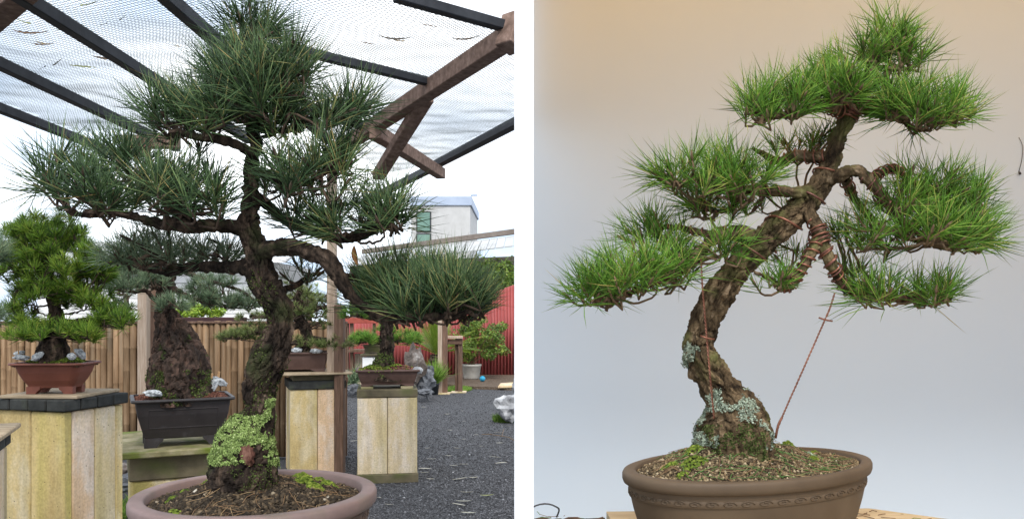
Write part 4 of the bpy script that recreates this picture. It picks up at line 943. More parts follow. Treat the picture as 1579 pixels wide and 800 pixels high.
# pads: (cx, cy, half width, half height, depth offset, half depth, tufts)
main.pad([(130, 285, 62, 34, -.06, .10, 22), (215, 270, 80, 44, -.04, .15, 42), (305, 270, 55, 44, -.02, .13, 24), (84, 266, 30, 26, -.06, .06, 12), (175, 245, 60, 26, .06, .1, 16)], [b1, b1b], 0.0986, NW, 62)
main.pad([(200, 380, 44, 24, .14, .08, 26), (255, 378, 60, 24, .14, .1, 32), (335, 382, 44, 20, .14, .1, 20)], [b2, b2b, b2c], .074, .0014, 60, needle=M['needle_pale'])
main.pad([(660, 452, 92, 28, .04, .10, 96), (698, 442, 62, 34, .02, .1, 56), (612, 424, 56, 34, .08, .1, 34), (590, 452, 24, 18, .05, .05, 6), (705, 465, 30, 14, -.02, .05, 8)], [b3[len(b3) // 2:], b3b], .098, NW, 58, out=.62, spread=(4, 56), jit=.2)
main.pad([(470, 415, 34, 18, .12, .06, 9)], [b4], .055, .0013, 46, needle=M['needle_pale'])
main.pad([(555, 325, 78, 28, 0, .11, 30), (480, 320, 50, 30, .03, .1, 16), (615, 318, 28, 20, 0, .06, 10)], [b5, b5b], 0.0986, NW, 60)
main.pad([(480, 250, 70, 32, -.03, .11, 28), (430, 255, 40, 36, -.05, .08, 14), (545, 235, 25, 18, -.03, .06, 7)], [b6, b6b], 0.0986, NW, 60)
main.pad([(490, 155, 66, 34, .02, .11, 30), (540, 160, 30, 20, .02, .07, 8), (430, 170, 40, 30, .04, .1, 14)], [b6b, b8b], 0.1008, NW, 62)
main.pad([(285, 165, 58, 30, -.05, .1, 28), (330, 150, 36, 34, -.03, .09, 16), (245, 165, 20, 14, -.06, .05, 6)], [b7, b7b, b7c], 0.1030, NW, 60)
main.pad([(390, 80, 62, 52, 0, .1, 44), (345, 110, 38, 36, -.03, .08, 18), (450, 100, 48, 38, -.02, .09, 24), (385, 30, 40, 28, 0, .06, 14), (400, 150, 50, 28, -.06, .05, 14)], [Rt[-110:], b8, b8b], 0.1030, NW, 64, out=1.0)
# lichen on the base and moss in the bark
def lich(c, n):
    y = CY - (c[2] - H) * F / c[1]; x = CX + c[0] * F / c[1]; v = mnoise.fractal(Vector(c) * 22, 1, 2, 3)
    if y > 737: return False
    return (640 < y < 716 and v + (.35 if n[2] > .25 else -.05) - (.55 if (365 < x < 405 and 684 < y < 716) else 0) > .0) or (615 < y < 660 and x > 408 and v > .15)
Pn, Nn = surf_points(trunk_l, 42000, lich); scatter_flakes('lichen', Pn, Nn, .0012, M['lichen_green'], trunk_l, .15, .9)
Pn, Nn = surf_points(trunk_l, 3500, lambda c, n: mnoise.fractal(Vector(c) * 16 + Vector((4, 1, 2)), 1, 2, 3) > .22 and c[2] < 1.55); scatter_flakes('bark_moss', Pn, Nn, .0014, M['bark_moss'], trunk_l, .15, .4)
# exposed red knot on the base
m = MB(); m.blob(P(381, 702, LD - .047), (.013, .006, .019), 3, .45, 2.2, 3, .4); k = m.build('bark_knot', nmat('bark_red', [(.3, (.03, .012, .009)), (.5, (.09, .036, .025)), (.72, (.26, .14, .1))], 60, stretch=(1, 1, .5), bump=.8, bscale=120, vary=0), trunk_l)
k.data.polygons.foreach_set('use_smooth', [True] * len(k.data.polygons))
# dead brown leaf caught in a fork
o = link('dry_leaf', leaf_mesh(.034, .011, .05, .86, .4), None, P(546, 394, LD - .03)); o.rotation_euler = (math.radians(80), math.radians(80), .4)
tag(o, 'brown curled leaf caught in the fork of the big pine', 'leaf')

# ================================================================== the wired pine on the right
RTD = 1.535
rc = P(1158, 728, RTD); zr = H - .275; rc = Vector(((1158 - CX) / F * RTD, RTD, zr))
RH = zr - TZ
pot_r, TR, soil_r = lathe_pot('oval_pot', 'wide brown oval pot with a scroll band holding the wired pine', (rc.x, rc.y, TZ + .0005), .264, .156, math.radians(29),
    [(.70, 0), (.73, .002), (.74, .012), (.76, .015), (.82, .032), (.875, .06), (.915, .09), (.94, .115), (.953, .13), (.957, .1375)],
    [(.93, .1365), (.972, .1365), (.99, .139), (1.0, .145), (1.0, .153), (.99, .1575), (.97, .159), (.915, .159), (.90, .157), (.89, .135)],
    M['pot_brown'], M['pot_brown'], .150, .042, M['soil_light'], M['grain_light'], 11000, .0036, (.943, .122, .015, 46, M['pot_brown']), (-.12, .2))
litter('fallen_needles', TR, 240, soil_r, M['straw'], .00055, (.3, .5, .7, .86, .92, .97))
moss(TR, [(-.62, -.1, .13), (-.5, .15, .1), (-.75, .1, .08), (-.2, -.1, .08), (.05, .2, .1), (.3, .3, .1), (.55, .25, .1), (-.35, .35, .1), (.7, .0, .07), (.45, -.35, .06), (-.8, -.25, .06)], soil_r, size=.0028, n=200)
moss(TR, [(.56, -.12, .045)], soil_r, M['lichen_blue'], .004, 260)

wired = Tree('pine_tree', 'wired pine with S curved pale bark trunk in the brown oval pot', RTD, (M['bark_brown'], M['twig_brown'], M['needle_green']), P(1133, 690, RTD), 'pine tree')
wired.dens = .82; wired.perf = .42
wired.clip = lambda p: (p[:, 0] > TH + .004) & (p[:, 1] < BD - .01)
Rr = wired.limb([(1133, 705, 68), (1133, 685, 64), (1133, 660, 61), (1130, 637, 53), (1120, 615, 38), (1109, 600, 30), (1097, 580, 28), (1084, 560, 28), (1077, 543, 26), (1080, 520, 24), (1089, 492, 23), (1099, 470, 24), (1111, 450, 24), (1127, 428, 22),
    (1149, 400, 22.5), (1180, 372, 23), (1211, 344, 22), (1238, 318, 20.5), (1259, 294, 18.5), (1271, 271, 16), (1284, 243, 14), (1290, 219, 13), (1299, 198, 12.5), (1306, 181, 13), (1316, 165, 11), (1331, 142, 8), (1340, 112, 6.5), (1348, 92, 5.5), (1366, 78, 4.5), (1384, 66, 3)], 'trunk', .0026, 88, .0046, .017, 5, .10)
trunk_r = [o for o in wired.e.children if o.name.startswith('trunk')][0]
r1 = wired.limb([(1172, 376, 17), (1140, 360, 15, -.02), (1112, 363, 11, -.04), (1088, 380, 9, -.05), (1067, 404, 8, -.06), (1045, 420, 7, -.06), (1020, 431, 6, -.06), (985, 446, 5, -.06), (958, 457, 4.5, -.06), (935, 468, 2.8, -.06)], lump=.2)
r1b = wired.limb([(1115, 362, 8, -.03), (1082, 359, 6.5, 0), (1050, 351, 5, .03), (1025, 350, 4, .05), (1000, 346, 3, .06)])
r2 = wired.limb([(1262, 292, 11), (1228, 297, 9.5, -.02), (1196, 294, 8, -.03), (1165, 296, 7, -.03), (1140, 292, 6, -.03), (1110, 285, 5, -.03), (1085, 284, 4, -.03), (1060, 270, 2.6, -.03)])
r2b = wired.limb([(1142, 293, 5.5, -.03), (1131, 320, 5, 0), (1106, 326, 4.5, 0), (1085, 318, 4, 0), (1064, 304, 2.6, 0)])
r2c = wired.limb([(1284, 242, 11), (1256, 243, 9.5, .02), (1226, 240, 9, .04), (1203, 248, 7, .06), (1180, 240, 5, .07), (1160, 228, 3, .08)])
r3 = wired.limb([(1308, 175, 11), (1286, 168, 9.5, -.02), (1264, 163, 8, -.03), (1236, 168, 7, -.04), (1210, 178, 5.5, -.05), (1180, 178, 4.5, -.05), (1158, 171, 2.6, -.05)])
r3b = wired.limb([(1270, 165, 6, -.03), (1278, 150, 5, -.03), (1272, 135, 3, -.03)])
r4 = wired.limb([(1331, 142, 6), (1350, 130, 6, -.03), (1366, 117, 5, -.04), (1378, 104, 3, -.04)])
r5 = wired.limb([(1316, 166, 10), (1340, 172, 8, .02), (1368, 180, 7, .02), (1392, 186, 5.5, .01), (1412, 199, 4.5, 0), (1428, 200, 3, 0)])
r5b = wired.limb([(1332, 160, 8), (1362, 158, 6, -.04), (1400, 164, 5, -.06), (1445, 175, 4, -.07), (1485, 180, 2.4, -.07)])
r6 = wired.limb([(1268, 280, 15), (1296, 270, 12, -.02), (1322, 263, 9.5, -.04), (1340, 279, 9, -.05), (1356, 300, 8, -.05), (1372, 320, 7, -.05), (1400, 350, 5, -.05), (1430, 372, 3.5, -.05)])
r6b = wired.limb([(1330, 268, 8, -.04), (1346, 276, 7, -.02), (1358, 266, 6.5, 0), (1382, 261, 5.5, .02), (1410, 283, 4.5, .03), (1450, 292, 3.5, .03), (1490, 300, 2.4, .03)])
r6c = wired.limb([(1302, 274, 9, -.02), (1312, 296, 7.5, .03), (1326, 318, 6.5, .06), (1352, 342, 5, .08), (1390, 365, 4, .08), (1440, 378, 3, .06)])
r7 = wired.limb([(1243, 322, 14), (1258, 345, 11, -.03), (1264, 366, 12.5, -.04), (1272, 387, 10, -.05), (1284, 411, 9, -.05), (1296, 436, 8, -.04), (1312, 450, 7, -.03), (1342, 450, 6.5, -.02), (1376, 458, 5.5, -.02), (1410, 462, 5, -.02), (1446, 452, 3, -.02)], lump=.15)
r7b = wired.limb([(1263, 363, 11, -.04), (1251, 390, 9, -.05), (1233, 420, 8.5, -.05), (1216, 442, 7.5, -.05), (1203, 440, 4.5, -.05), (1186, 428, 3.5, -.05), (1163, 420, 2.5, -.05)])
RW = .0016
wired.pad([(975, 415, 70, 34, -.06, .1, 40), (1030, 400, 48, 30, -.04, .1, 22), (912, 436, 40, 26, -.06, .07, 18), (1012, 348, 50, 22, .04, .07, 20), (1118, 372, 30, 18, -.09, .03, 7)], [r1[len(r1) // 3:], r1b], 0.0805, RW, 48, out=1.15)
wired.pad([(1085, 265, 72, 28, -.03, .1, 34), (1150, 255, 60, 30, -.02, .1, 26), (1035, 262, 30, 18, -.04, .06, 8), (1105, 308, 52, 20, .03, .08, 13)], [r2, r2b, r2c[-40:]], 0.0805, RW, 48, out=1.1)
wired.pad([(1225, 215, 40, 16, .07, .06, 9), (1255, 205, 35, 16, .08, .05, 6), (1180, 310, 50, 14, .08, .05, 7)], [r2c, r2], 0.0671, RW, 42)
wired.pad([(1205, 152, 62, 24, -.04, .09, 30), (1165, 158, 34, 16, -.05, .06, 10), (1245, 130, 34, 26, -.02, .07, 15)], [r3, r3b], 0.0781, RW, 48, out=1.15)
wired.pad([(1300, 105, 46, 38, -.02, .08, 30), (1320, 135, 26, 18, -.05, .05, 8), (1290, 140, 24, 14, -.06, .05, 6)], [Rr[-70:], r4, r3b], 0.0732, RW, 46, out=1.1)
wired.pad([(1370, 52, 46, 24, 0, .07, 22), (1398, 84, 32, 18, -.03, .06, 12), (1340, 72, 30, 22, 0, .06, 11)], [Rr[-40:], r4], 0.0732, RW, 44, out=1.0)
wired.pad([(1430, 150, 66, 30, -.05, .09, 38), (1475, 162, 36, 18, -.06, .06, 14), (1390, 135, 34, 28, -.03, .07, 15)], [r5, r5b], 0.0805, RW, 48, out=1.2)
wired.pad([(1400, 192, 30, 7, 0, .05, 5)], [r5], 0.0610, RW, 30, up=-.3, out=1.2)
wired.pad([(1440, 330, 84, 46, -.03, .11, 52), (1400, 290, 50, 34, .0, .1, 18), (1490, 345, 40, 36, -.03, .09, 26), (1460, 275, 60, 26, .03, .1, 18), (1340, 345, 40, 30, -.06, .06, 12), (1500, 300, 28, 24, 0, .07, 9)], [r6, r6b, r6c], 0.0805, RW, 48, out=1.15)
wired.pad([(1385, 438, 70, 20, -.02, .09, 26), (1440, 440, 40, 18, -.02, .08, 16), (1315, 420, 34, 26, .06, .06, 8), (1300, 350, 30, 24, .08, .05, 7)], [r7[len(r7) // 2:]], 0.0756, RW, 44, out=1.1)
wired.pad([(1198, 425, 36, 14, -.03, .06, 9), (1225, 385, 30, 18, .05, .05, 5)], [r7b], 0.0634, RW, 36, out=1.2)
def lich2(c, n):
    y = CY - (c[2] - H) * F / c[1]; x = CX + c[0] * F / c[1]; v = mnoise.fractal(Vector(c) * 20 + Vector((9, 2, 1)), 1, 2, 3)
    return (600 < y < 634 and v > .0) or (634 <= y < 690 and (x < 1088 and v > .0 or v > .45)) or (520 < y < 600 and v > .5 and x < 1100)
Pn, Nn = surf_points(trunk_r, 8000, lich2); scatter_flakes('lichen', Pn, Nn, .0016, M['lichen_blue'], trunk_r, .35, .9)
Pn, Nn = surf_points(trunk_r, 4000, lambda c, n: CY - (c[2] - H) * F / c[1] > 655 and mnoise.fractal(Vector(c) * 18, 1, 2, 3) > -.05); scatter_flakes('bark_moss', Pn, Nn, .0016, M['bark_moss'], trunk_r, .2, .5)
# copper wire coils
def coil(R, a, b, turns, rw, off, mat, name='wire', ph=0.0):
    R = R[int(a * (len(R) - 1)):int(b * (len(R) - 1)) + 1]; n = int(turns * 14); pts = []; x = None
    C = [Vector(r[:3]) for r in R]
    for i in range(n + 1):
        f = i / n * (len(C) - 1); k = min(int(f), len(C) - 2); t = f - k; p = C[k].lerp(C[k + 1], t); r = R[k, 3] * (1 - t) + R[k + 1, 3] * t
        tg = (C[min(k + 2, len(C) - 1)] - C[max(k - 1, 0)]).normalized()
        if x is None: x = tg.orthogonal().normalized()
        x = (x - tg * x.dot(tg)).normalized(); y = tg.cross(x); an = ph + 2 * math.pi * turns * i / n
        pts.append(p + (x * math.cos(an) + y * math.sin(an)) * (r + rw * .6 + off))
    m = MB(); m.tube(pts, rw, 6); o = m.build(name, mat, wired.e, True); return o
cw = M['copper']; cd = M['copper_dark']
coil(r7, .12, .42, 7, .0017, .001, cw); coil(r7, .14, .40, 5, .0015, .003, cd, ph=2); coil(r7, .42, .66, 5, .0018, .001, cd); coil(r7, .62, 1, 6, .0013, .0006, cw)
coil(r7b, .1, .72, 8, .0017, .001, cw, ph=1); coil(r7b, .3, .72, 6, .0015, .001, cd, ph=4)
coil(r6, .35, .62, 4, .0015, .001, cd); coil(r6b, .1, .7, 10, .0016, .0008, cw); coil(r6c, .0, .3, 2, .0016, .001, cw)
coil(r2c, .1, .75, 6, .0015, .001, cw); coil(r2, .35, .9, 9, .0017, .0008, cd); coil(r2b, .3, 1, 5, .0013, .0006, cw)
coil(r1, .25, .95, 9, .0016, .001, cd); coil(r1b, .1, .9, 5, .0014, .0006, cw); coil(r3, .08, .5, 8, .0017, .001, cw); coil(r3, .45, 1, 6, .0013, .0006, cd)
coil(r5, .0, .5, 4, .0016, .001, cd); coil(r5b, .05, .7, 8, .0014, .0006, cd); coil(r4, .1, .9, 3, .0012, .0005, cw)
nR = len(Rr)
def ycoil(y0, y1, turns, rw, mat, ph=0, off=.0025):
    ys = CY - (Rr[:, 2] - H) * F / Rr[:, 1]; i0, i1 = int(np.argmin(abs(ys - y0))), int(np.argmin(abs(ys - y1))); coil(Rr, i0 / (nR - 1), i1 / (nR - 1), turns, rw, off, mat, ph=ph)
ycoil(186, 166, 4, .0021, cw); ycoil(184, 168, 4, .0019, cd, 2); ycoil(312, 294, .9, .0022, cd, 2.0); ycoil(370, 335, 1.0, .0022, cw, 4); ycoil(400, 378, .8, .0022, cd, 2); ycoil(272, 250, 1.2, .0018, cw, 1); ycoil(160, 120, 3, .0014, cw)
# twisted guy wires, each two strands
def guy(pts, knot):
    C = catmull(pts, .002); m = MB()
    for s in (0, math.pi):
        m.tube([(p[0] + .0011 * math.cos(i * 1.0 + s), p[1] + .0011 * math.sin(i * 1.0 + s), p[2]) for i, p in enumerate(C)], .0009, 5)
    o = m.build('guy_wire', cw, wired.e, True); m = MB(); k = knot
    m.tube([k + Vector((-.012, -.003, .004)), k + Vector((-.004, -.005, .001)), k + Vector((.004, -.004, -.001)), k + Vector((.012, -.003, -.002))], .0016, 6); m.build('toggle', cw, o, True)
gz = RTD - .085
guy([P(1081, 398, gz), P(1083, 440, gz), P(1088, 500, gz + .0), P(1095, 580, gz - .01), P(1101, 645, gz - .01)], P(1090, 521, gz - .003))
guy([P(1287, 452, RTD - .05), P(1280, 474, RTD - .05), P(1272, 493, RTD - .05), P(1235, 577, RTD - .06), P(1205, 645, RTD - .06), P(1196, 672, RTD - .06)], P(1272, 493, RTD - .052))
m = MB(); m.tube(catmull([P(1206, 643, RTD - .062), P(1200, 655, RTD - .064), P(1196, 675, RTD - .062)], .006), .0021, 6); m.build('anchor_wire', cw, wired.e, True)

# ================================================================== bright green pine in the red pot
xh = (math.cos(math.radians(-15)), math.sin(math.radians(-15))); yh = (-xh[1], xh[0])
cc = (-2.085 - .19 * xh[0] + .19 * yh[0], 3.82 - .19 * xh[1] + .19 * yh[1])
_, zt = plank_plinth('plinth', 'stained ochre plank plinth with a dark brick course under the red pot', cc, .38, .945, math.radians(-15), ['conc_ochre', 'conc_ochre', 'conc_pink', 'conc_grey'], [('bricks', .035, .052, 'brick_black', 0), ('slab', -.01, .016, 'wood_board', .2)])
pc = (-2.215, 3.99, zt + .0005)
_, TP, hz = rect_pot('red_pot', 'red brown rectangular pot on the stained ochre plinth', pc, .345, .26, .118, .05, M['pot_red'], M['soil_dark'], M['grain_dark'], .028, .05, .02, .05, mound=.03, rimh=.014, ngrain=900)
t = Tree('pine_tree', 'bright green layered pine in the red brown pot', 3.98, (M['bark_dark'], M['twig_dark'], M['needle_bright']), P(82, 556, 3.98), 'pine tree')
ta = t.limb([(82, 562, 30), (82, 548, 27), (82, 533, 24), (79, 516, 15), (86, 488, 11), (80, 455, 8.5), (76, 425, 7), (70, 390, 5), (66, 355, 3)], 'trunk', .008, 30, .006, .03)
bb = [t.limb(q, step=.012) for q in ([(84, 495, 7), (110, 497, 5.5, -.05), (140, 492, 4.5, -.08), (175, 495, 3, -.08)], [(82, 512, 6), (60, 520, 4.5, -.1), (35, 522, 3, -.14)], [(82, 508, 6), (110, 520, 4.5, -.12), (135, 520, 3, -.14)], [(80, 455, 6), (105, 455, 4.5), (135, 455, 3)], [(78, 440, 5), (50, 445, 4), (25, 450, 3)], [(74, 410, 5), (105, 415, 4), (140, 418, 3)], [(72, 395, 4), (45, 395, 3), (25, 392, 2)])]
t.pad([(85, 505, 55, 14, -.1, .2, 44), (35, 512, 28, 12, -.1, .15, 16), (130, 512, 28, 12, -.12, .15, 16), (175, 487, 36, 14, -.08, .12, 34), (30, 490, 28, 10, .05, .15, 12)], bb[:3] + [ta], .072, .0026, 40, out=.55, twigr=(.004, .002))
t.pad([(132, 443, 42, 22, 0, .15, 44), (80, 430, 56, 22, 0, .2, 44), (158, 415, 28, 16, 0, .12, 20), (20, 470, 36, 14, 0, .15, 18), (30, 445, 30, 14, 0, .15, 14), (140, 462, 22, 12, 0, .1, 12)], bb[3:5] + [ta], .07, .0026, 40, out=.6, twigr=(.004, .002))
t.pad([(82, 378, 80, 34, 0, .2, 120), (70, 345, 64, 20, 0, .15, 64), (20, 400, 40, 26, 0, .15, 30), (140, 405, 30, 18, 0, .12, 24), (110, 370, 30, 24, 0, .12, 18), (35, 375, 24, 20, 0, .12, 14)], bb[5:] + [ta], .07, .0026, 42, out=.6, twigr=(.004, .002))
moss_p = []; 
for _ in range(2600):
    a, q = random.uniform(0, 6.28), math.sqrt(random.random()); u, v = .13 * q * math.cos(a), .09 * q * math.sin(a); moss_p.append(TP(u, v, hz(u, v) + .02 * (1 - q)))
o = scatter_flakes('moss', moss_p, np.tile((0, 0, 1.0), (len(moss_p), 1)), .006, M['moss'], t.e, .3, .7)
for (lab, x, y, dy, s, ry) in (('flat grey white stone at the front left of the red pot', 33, 551, -.085, (.034, .02, .014), .1), ('leaning grey white stone beside the flat one in the red pot', 58, 549, -.088, (.03, .017, .017), -.6), ('small rounded grey stone right of the trunk in the red pot', 111, 549, -.088, (.019, .016, .017), .4),
        ('tilted pointed grey stone at the right end of the red pot', 124, 545, -.06, (.03, .018, .018), .7), ('pale stone at the back left of the red pot', 30, 544, .03, (.024, .018, .012), -.2)):
    stone(lab, P(x, y, 3.98 + dy), s, x, rz=.2, ry=ry, group='stones in the red pot')
for (lab, x, y, dy, L) in (('thin wooden peg right of the trunk in the red pot', 110, 540, -.06, .05), ('thin wooden peg at the right end of the red pot', 137, 545, -.03, .04), ('thin leaning peg at the left of the red pot', 29, 536, 0, .06)):
    m = MB(); p = P(x, y, 3.98 + dy); m.bar(p - Vector((0, 0, L * .7)), p + Vector((random.uniform(-.008, .008), 0, L * .5)), .005, .005, .001); tag(m.build('peg', M['peg']), lab, 'peg', 'wooden pegs in the pots')
# plinth and pine cut by the left edge
_, zt = plank_plinth('plinth', 'pale plank plinth cut off by the left edge of the garden', (-1.93, 2.735), .38, .93, math.radians(22), ['conc_pink', 'conc_grey', 'conc_ochre'], [('bricks', .02, .052, 'brick_black', 0), ('slab', .07, .018, 'wood_board', 0)])
_, TQ, hz2 = rect_pot('rectangular_pot', 'umber pot on the plinth cut off by the left edge', (-1.98, 2.70, zt + .0005), .34, .26, .11, .38, M['pot_umber'], M['soil_dark'], M['grain_dark'], .025, .04, .016, .03, ngrain=200)
t = Tree('pine_tree', 'blue green pine whose needle tips enter at the left edge', 2.7, (M['bark_dark'], M['twig_dark'], M['needle_pale']), P(-145, 600, 2.7), 'pine tree')
ta = t.limb([(-145, 600, 26), (-145, 570, 22), (-150, 530, 17), (-135, 480, 14), (-140, 420, 11), (-135, 370, 8), (-130, 330, 4)], 'trunk', .01, 24, .005, .025)
bb = [t.limb(q, step=.012) for q in ([(-138, 410, 8), (-90, 400, 6), (-40, 398, 4), (-10, 392, 2.5)], [(-138, 500, 8), (-90, 500, 6), (-50, 498, 4), (-15, 490, 2.5)])]
t.pad([(-40, 380, 45, 24, 0, .1, 24), (-5, 382, 18, 16, -.02, .06, 9), (-130, 340, 60, 30, 0, .15, 24)], [bb[0], ta], .075, .0019, 44, out=1.0)
t.pad([(-45, 482, 42, 22, 0, .1, 22), (-12, 480, 14, 16, -.02, .06, 8)], [bb[1], ta], .075, .0019, 44, out=1.0)

# ================================================================== gnarled trunk in the dark pot on a mossy slab
RZM = math.radians(26); e = empty('slab_bench', 'mossy stone slab on dark blocks under the deep dark pot', 'bench', (-2.15, 5.28, 0))
sc_ = (-2.169, 5.292)
m = MB(); m.box((0, 0, 0), (.66, .95, .036), .006); m.build('slab', M['slab_moss'], e, loc=(sc_[0], sc_[1], .604 - .018), rz=RZM)
m = MB(); m.box((0, 0, 0), (.58, .80, .14), .008); m.build('block', M['conc_dark'], e, loc=(sc_[0], sc_[1] - .0, .566 - .07), rz=RZM)
for k in (-1, 1):
    m = MB(); m.box((0, 0, 0), (.56, .385, .42), .01); m.build('block', M['conc_ochre'], e, loc=(sc_[0] - yh[0] * 0 - math.sin(RZM) * .196 * k, sc_[1] + math.cos(RZM) * .196 * k, .213), rz=RZM)
_, TD, hzd = rect_pot('deep_pot', 'deep dark rectangular pot with moulded front panel on the mossy slab', (-2.073, 5.108, .6045), .57, .42, .236, RZM, M['pot_black'], M['soil_red'], M['grain_red'], .05, .055, .022, .02, True, .05, .02, 3200, .008)
t = Tree('pine_tree', 'pine with a huge swollen gnarled black trunk in the deep dark pot', 5.1, (M['bark_black'], M['twig_dark'], M['needle_pale']), P(277, 612, 5.1), 'pine tree')
ta = t.limb([(277, 622, 54), (277, 600, 51), (277, 575, 49), (276, 552, 46), (271, 528, 37), (264, 505, 26), (258, 488, 18), (256, 470, 14), (257, 448, 12.5), (261, 420, 10), (262, 395, 7.5), (258, 370, 4)], 'trunk', .008, 110, .012, .05, 3, .12)
trk = [o for o in t.e.children if o.name.startswith('trunk')][0]
bb = [t.limb(q, step=.014, seg=10) for q in ([(258, 450, 6), (240, 462, 4, -.1), (225, 448, 3.5, -.15), (205, 450, 3, -.2), (175, 444, 2.5, -.25)], [(260, 440, 6), (285, 455, 5), (315, 465, 4), (345, 470, 3, .05)], [(262, 415, 6), (230, 418, 5), (195, 420, 4), (165, 415, 2.5)], [(262, 410, 5), (300, 425, 4), (340, 438, 3), (370, 448, 3), (392, 462, 2)], [(256, 480, 5), (262, 474, 4, -.2), (268, 470, 3, -.3)])]
t.pad([(190, 432, 32, 12, -.15, .15, 26), (230, 432, 26, 11, -.12, .15, 20), (200, 405, 40, 14, 0, .2, 26)], [bb[0], bb[2]], .085, .0026, 38, twigr=(.005, .0025))
t.pad([(310, 450, 34, 12, 0, .15, 26), (350, 460, 30, 12, .05, .15, 22), (385, 462, 26, 11, .05, .12, 18), (330, 430, 40, 12, 0, .15, 20)], [bb[1], bb[3]], .085, .0026, 38, twigr=(.005, .0025))
t.pad([(264, 466, 24, 9, -.28, .1, 11)], [bb[4]], .085, .0026, 40)
Pn, Nn = surf_points(trk, 2400, lambda c, n: c[2] < 1.05 and mnoise.fractal(Vector(c) * 9, 1, 2, 3) > .05 and n[1] < 0); scatter_flakes('bark_moss', Pn, Nn, .005, M['bark_moss'], trk, .1, .3)
for (lab, x, y, D, s, ry) in (('flat grey white stone at the front left rim of the deep dark pot', 236, 606, 4.87, (.055, .03, .022), .1), ('upright pale stone behind the flat one in the deep dark pot', 238, 595, 5.05, (.022, .025, .035), 0), ('pointed pale stone at the right side of the deep dark pot', 329, 593, 5.13, (.024, .022, .042), .3),
        ('dark topped stone behind the pointed one in the deep dark pot', 338, 588, 5.25, (.05, .025, .022), .5), ('small white stone at the far right corner of the deep dark pot', 322, 587, 5.3, (.03, .02, .022), 0)):
    stone(lab, P(x, y, D), s, x + 3, rz=.4, ry=ry, group='stones in the deep dark pot')
for (lab, x, y, D) in (('orange wooden peg left of the gnarled trunk', 242, 594, 4.95), ('second orange peg hugging the gnarled trunk on the left', 235, 588, 5.05), ('orange peg standing in the pointed pale stone', 327, 583, 5.14), ('tan peg behind the dark topped stone', 338, 580, 5.28)):
    m = MB(); p = P(x, y, D); m.bar(p - Vector((.012, 0, .05)), p + Vector((-.0, 0, .03)), .012, .012, .001); tag(m.build('peg', M['peg']), lab, 'peg', 'wooden pegs in the pots')

# ================================================================== olive pine in the shallow brown pot
_, zt = plank_plinth('plinth', 'tall ochre plank plinth under the shallow brown pot behind the big trunk', (-1.85, 7.45), .46, .735, math.radians(20), ['conc_ochre', 'conc_pink', 'conc_ochre', 'conc_grey'], [('slab', .02, .07, 'brick_black', 0), ('slab', -.05, .05, 'conc_dark', .0), ('slab', .12, .018, 'wood_board', 0)])
pcx = P(447, 560, 7.4)
_, TO, hzo = rect_pot('shallow_pot', 'shallow brown pot behind the trunk of the big pine', (pcx.x, 7.45, zt + .0005), .66, .42, .15, math.radians(12), M['pot_umber'], M['soil_dark'], M['grain_dark'], .02, .03, .014, .02, mound=.04, ngrain=300)
t = Tree('pine_tree', 'olive green spreading pine in the shallow brown pot', 7.4, (M['bark_dark'], M['twig_dark'], M['needle_olive']), P(465, 550, 7.4), 'pine tree')
ta = t.limb([(465, 556, 16), (465, 540, 13), (474, 522, 10), (468, 502, 8.5), (455, 480, 7), (460, 455, 5), (465, 435, 3)], 'trunk', .014, 26, .009, .04)
bb = [t.limb(q, step=.02, seg=10) for q in ([(470, 520, 6), (490, 522, 4), (520, 526, 3)], [(465, 500, 6), (430, 510, 5), (395, 512, 4), (360, 515, 2.5)], [(456, 480, 5), (420, 488, 4), (385, 488, 3)], [(458, 470, 5), (490, 475, 4), (515, 470, 3)], [(470, 520, 5), (455, 528, 4), (440, 532, 3)])]
t.pad([(385, 508, 46, 13, 0, .25, 46), (360, 512, 26, 9, -.05, .15, 16), (445, 520, 24, 10, -.05, .15, 16), (516, 521, 26, 11, -.05, .2, 26), (480, 528, 20, 7, -.1, .1, 9)], [bb[0], bb[1], bb[4]], .07, .003, 34, twigr=(.006, .003))
t.pad([(460, 448, 44, 16, 0, .25, 40), (400, 482, 40, 10, 0, .2, 22), (490, 470, 36, 14, 0, .2, 28), (445, 480, 30, 12, 0, .2, 16), (500, 495, 26, 9, 0, .15, 14)], [bb[2], bb[3], ta], .07, .003, 34, twigr=(.006, .003))
for (lab, x, y, s) in (('white stone at the left of the shallow brown pot, beside the big trunk', 457, 540, (.05, .03, .025)), ('grey stone at the right of the shallow brown pot', 487, 541, (.05, .03, .022))): stone(lab, P(x, y, 7.28), s, x)

# ================================================================== small dark pine on the square plinth
_, zt = plank_plinth('plinth', 'square mossy plank plinth standing alone on the gravel', (-1.153, 7.11), .486, .70, math.radians(9.5), ['conc_grey', 'conc_grey', 'conc_ochre', 'conc_ochre'], [('slab', .004, .062, 'conc_dark', 0)], foot=.075)
e = empty('pot_block', 'pair of small stone blocks lifting the umber pot', 'block', (-1.15, 7.0, zt))
for s in (-1, 1): m = MB(); m.box((-1.148 + s * .16, 7.06 + s * .027, zt + .01), (.1, .3, .02), .003, math.radians(9.5)); m.build('block', M['slab_moss'], e)
_, TS, hzs = rect_pot('umber_pot', 'umber rectangular pot on the lone square plinth', (-1.145, 7.08, zt + .0205), .525, .36, .125, math.radians(9.5), M['pot_umber'], M['soil_red'], M['grain_red'], .012, .035, .016, .012, mound=.05, ngrain=900, gsize=.009)
t = Tree('pine_tree', 'small dark trunked pine in the umber pot on the lone plinth', 7.05, (M['bark_dark'], M['twig_dark'], M['needle_blue']), P(592, 578, 7.05), 'pine tree')
ta = t.limb([(590, 585, 30), (591, 574, 25), (592, 562, 18), (596, 548, 12.5), (598, 528, 11), (597, 508, 10), (600, 488, 9), (606, 465, 7), (612, 440, 5), (612, 418, 3)], 'trunk', .012, 34, .012, .05, 2, .2)
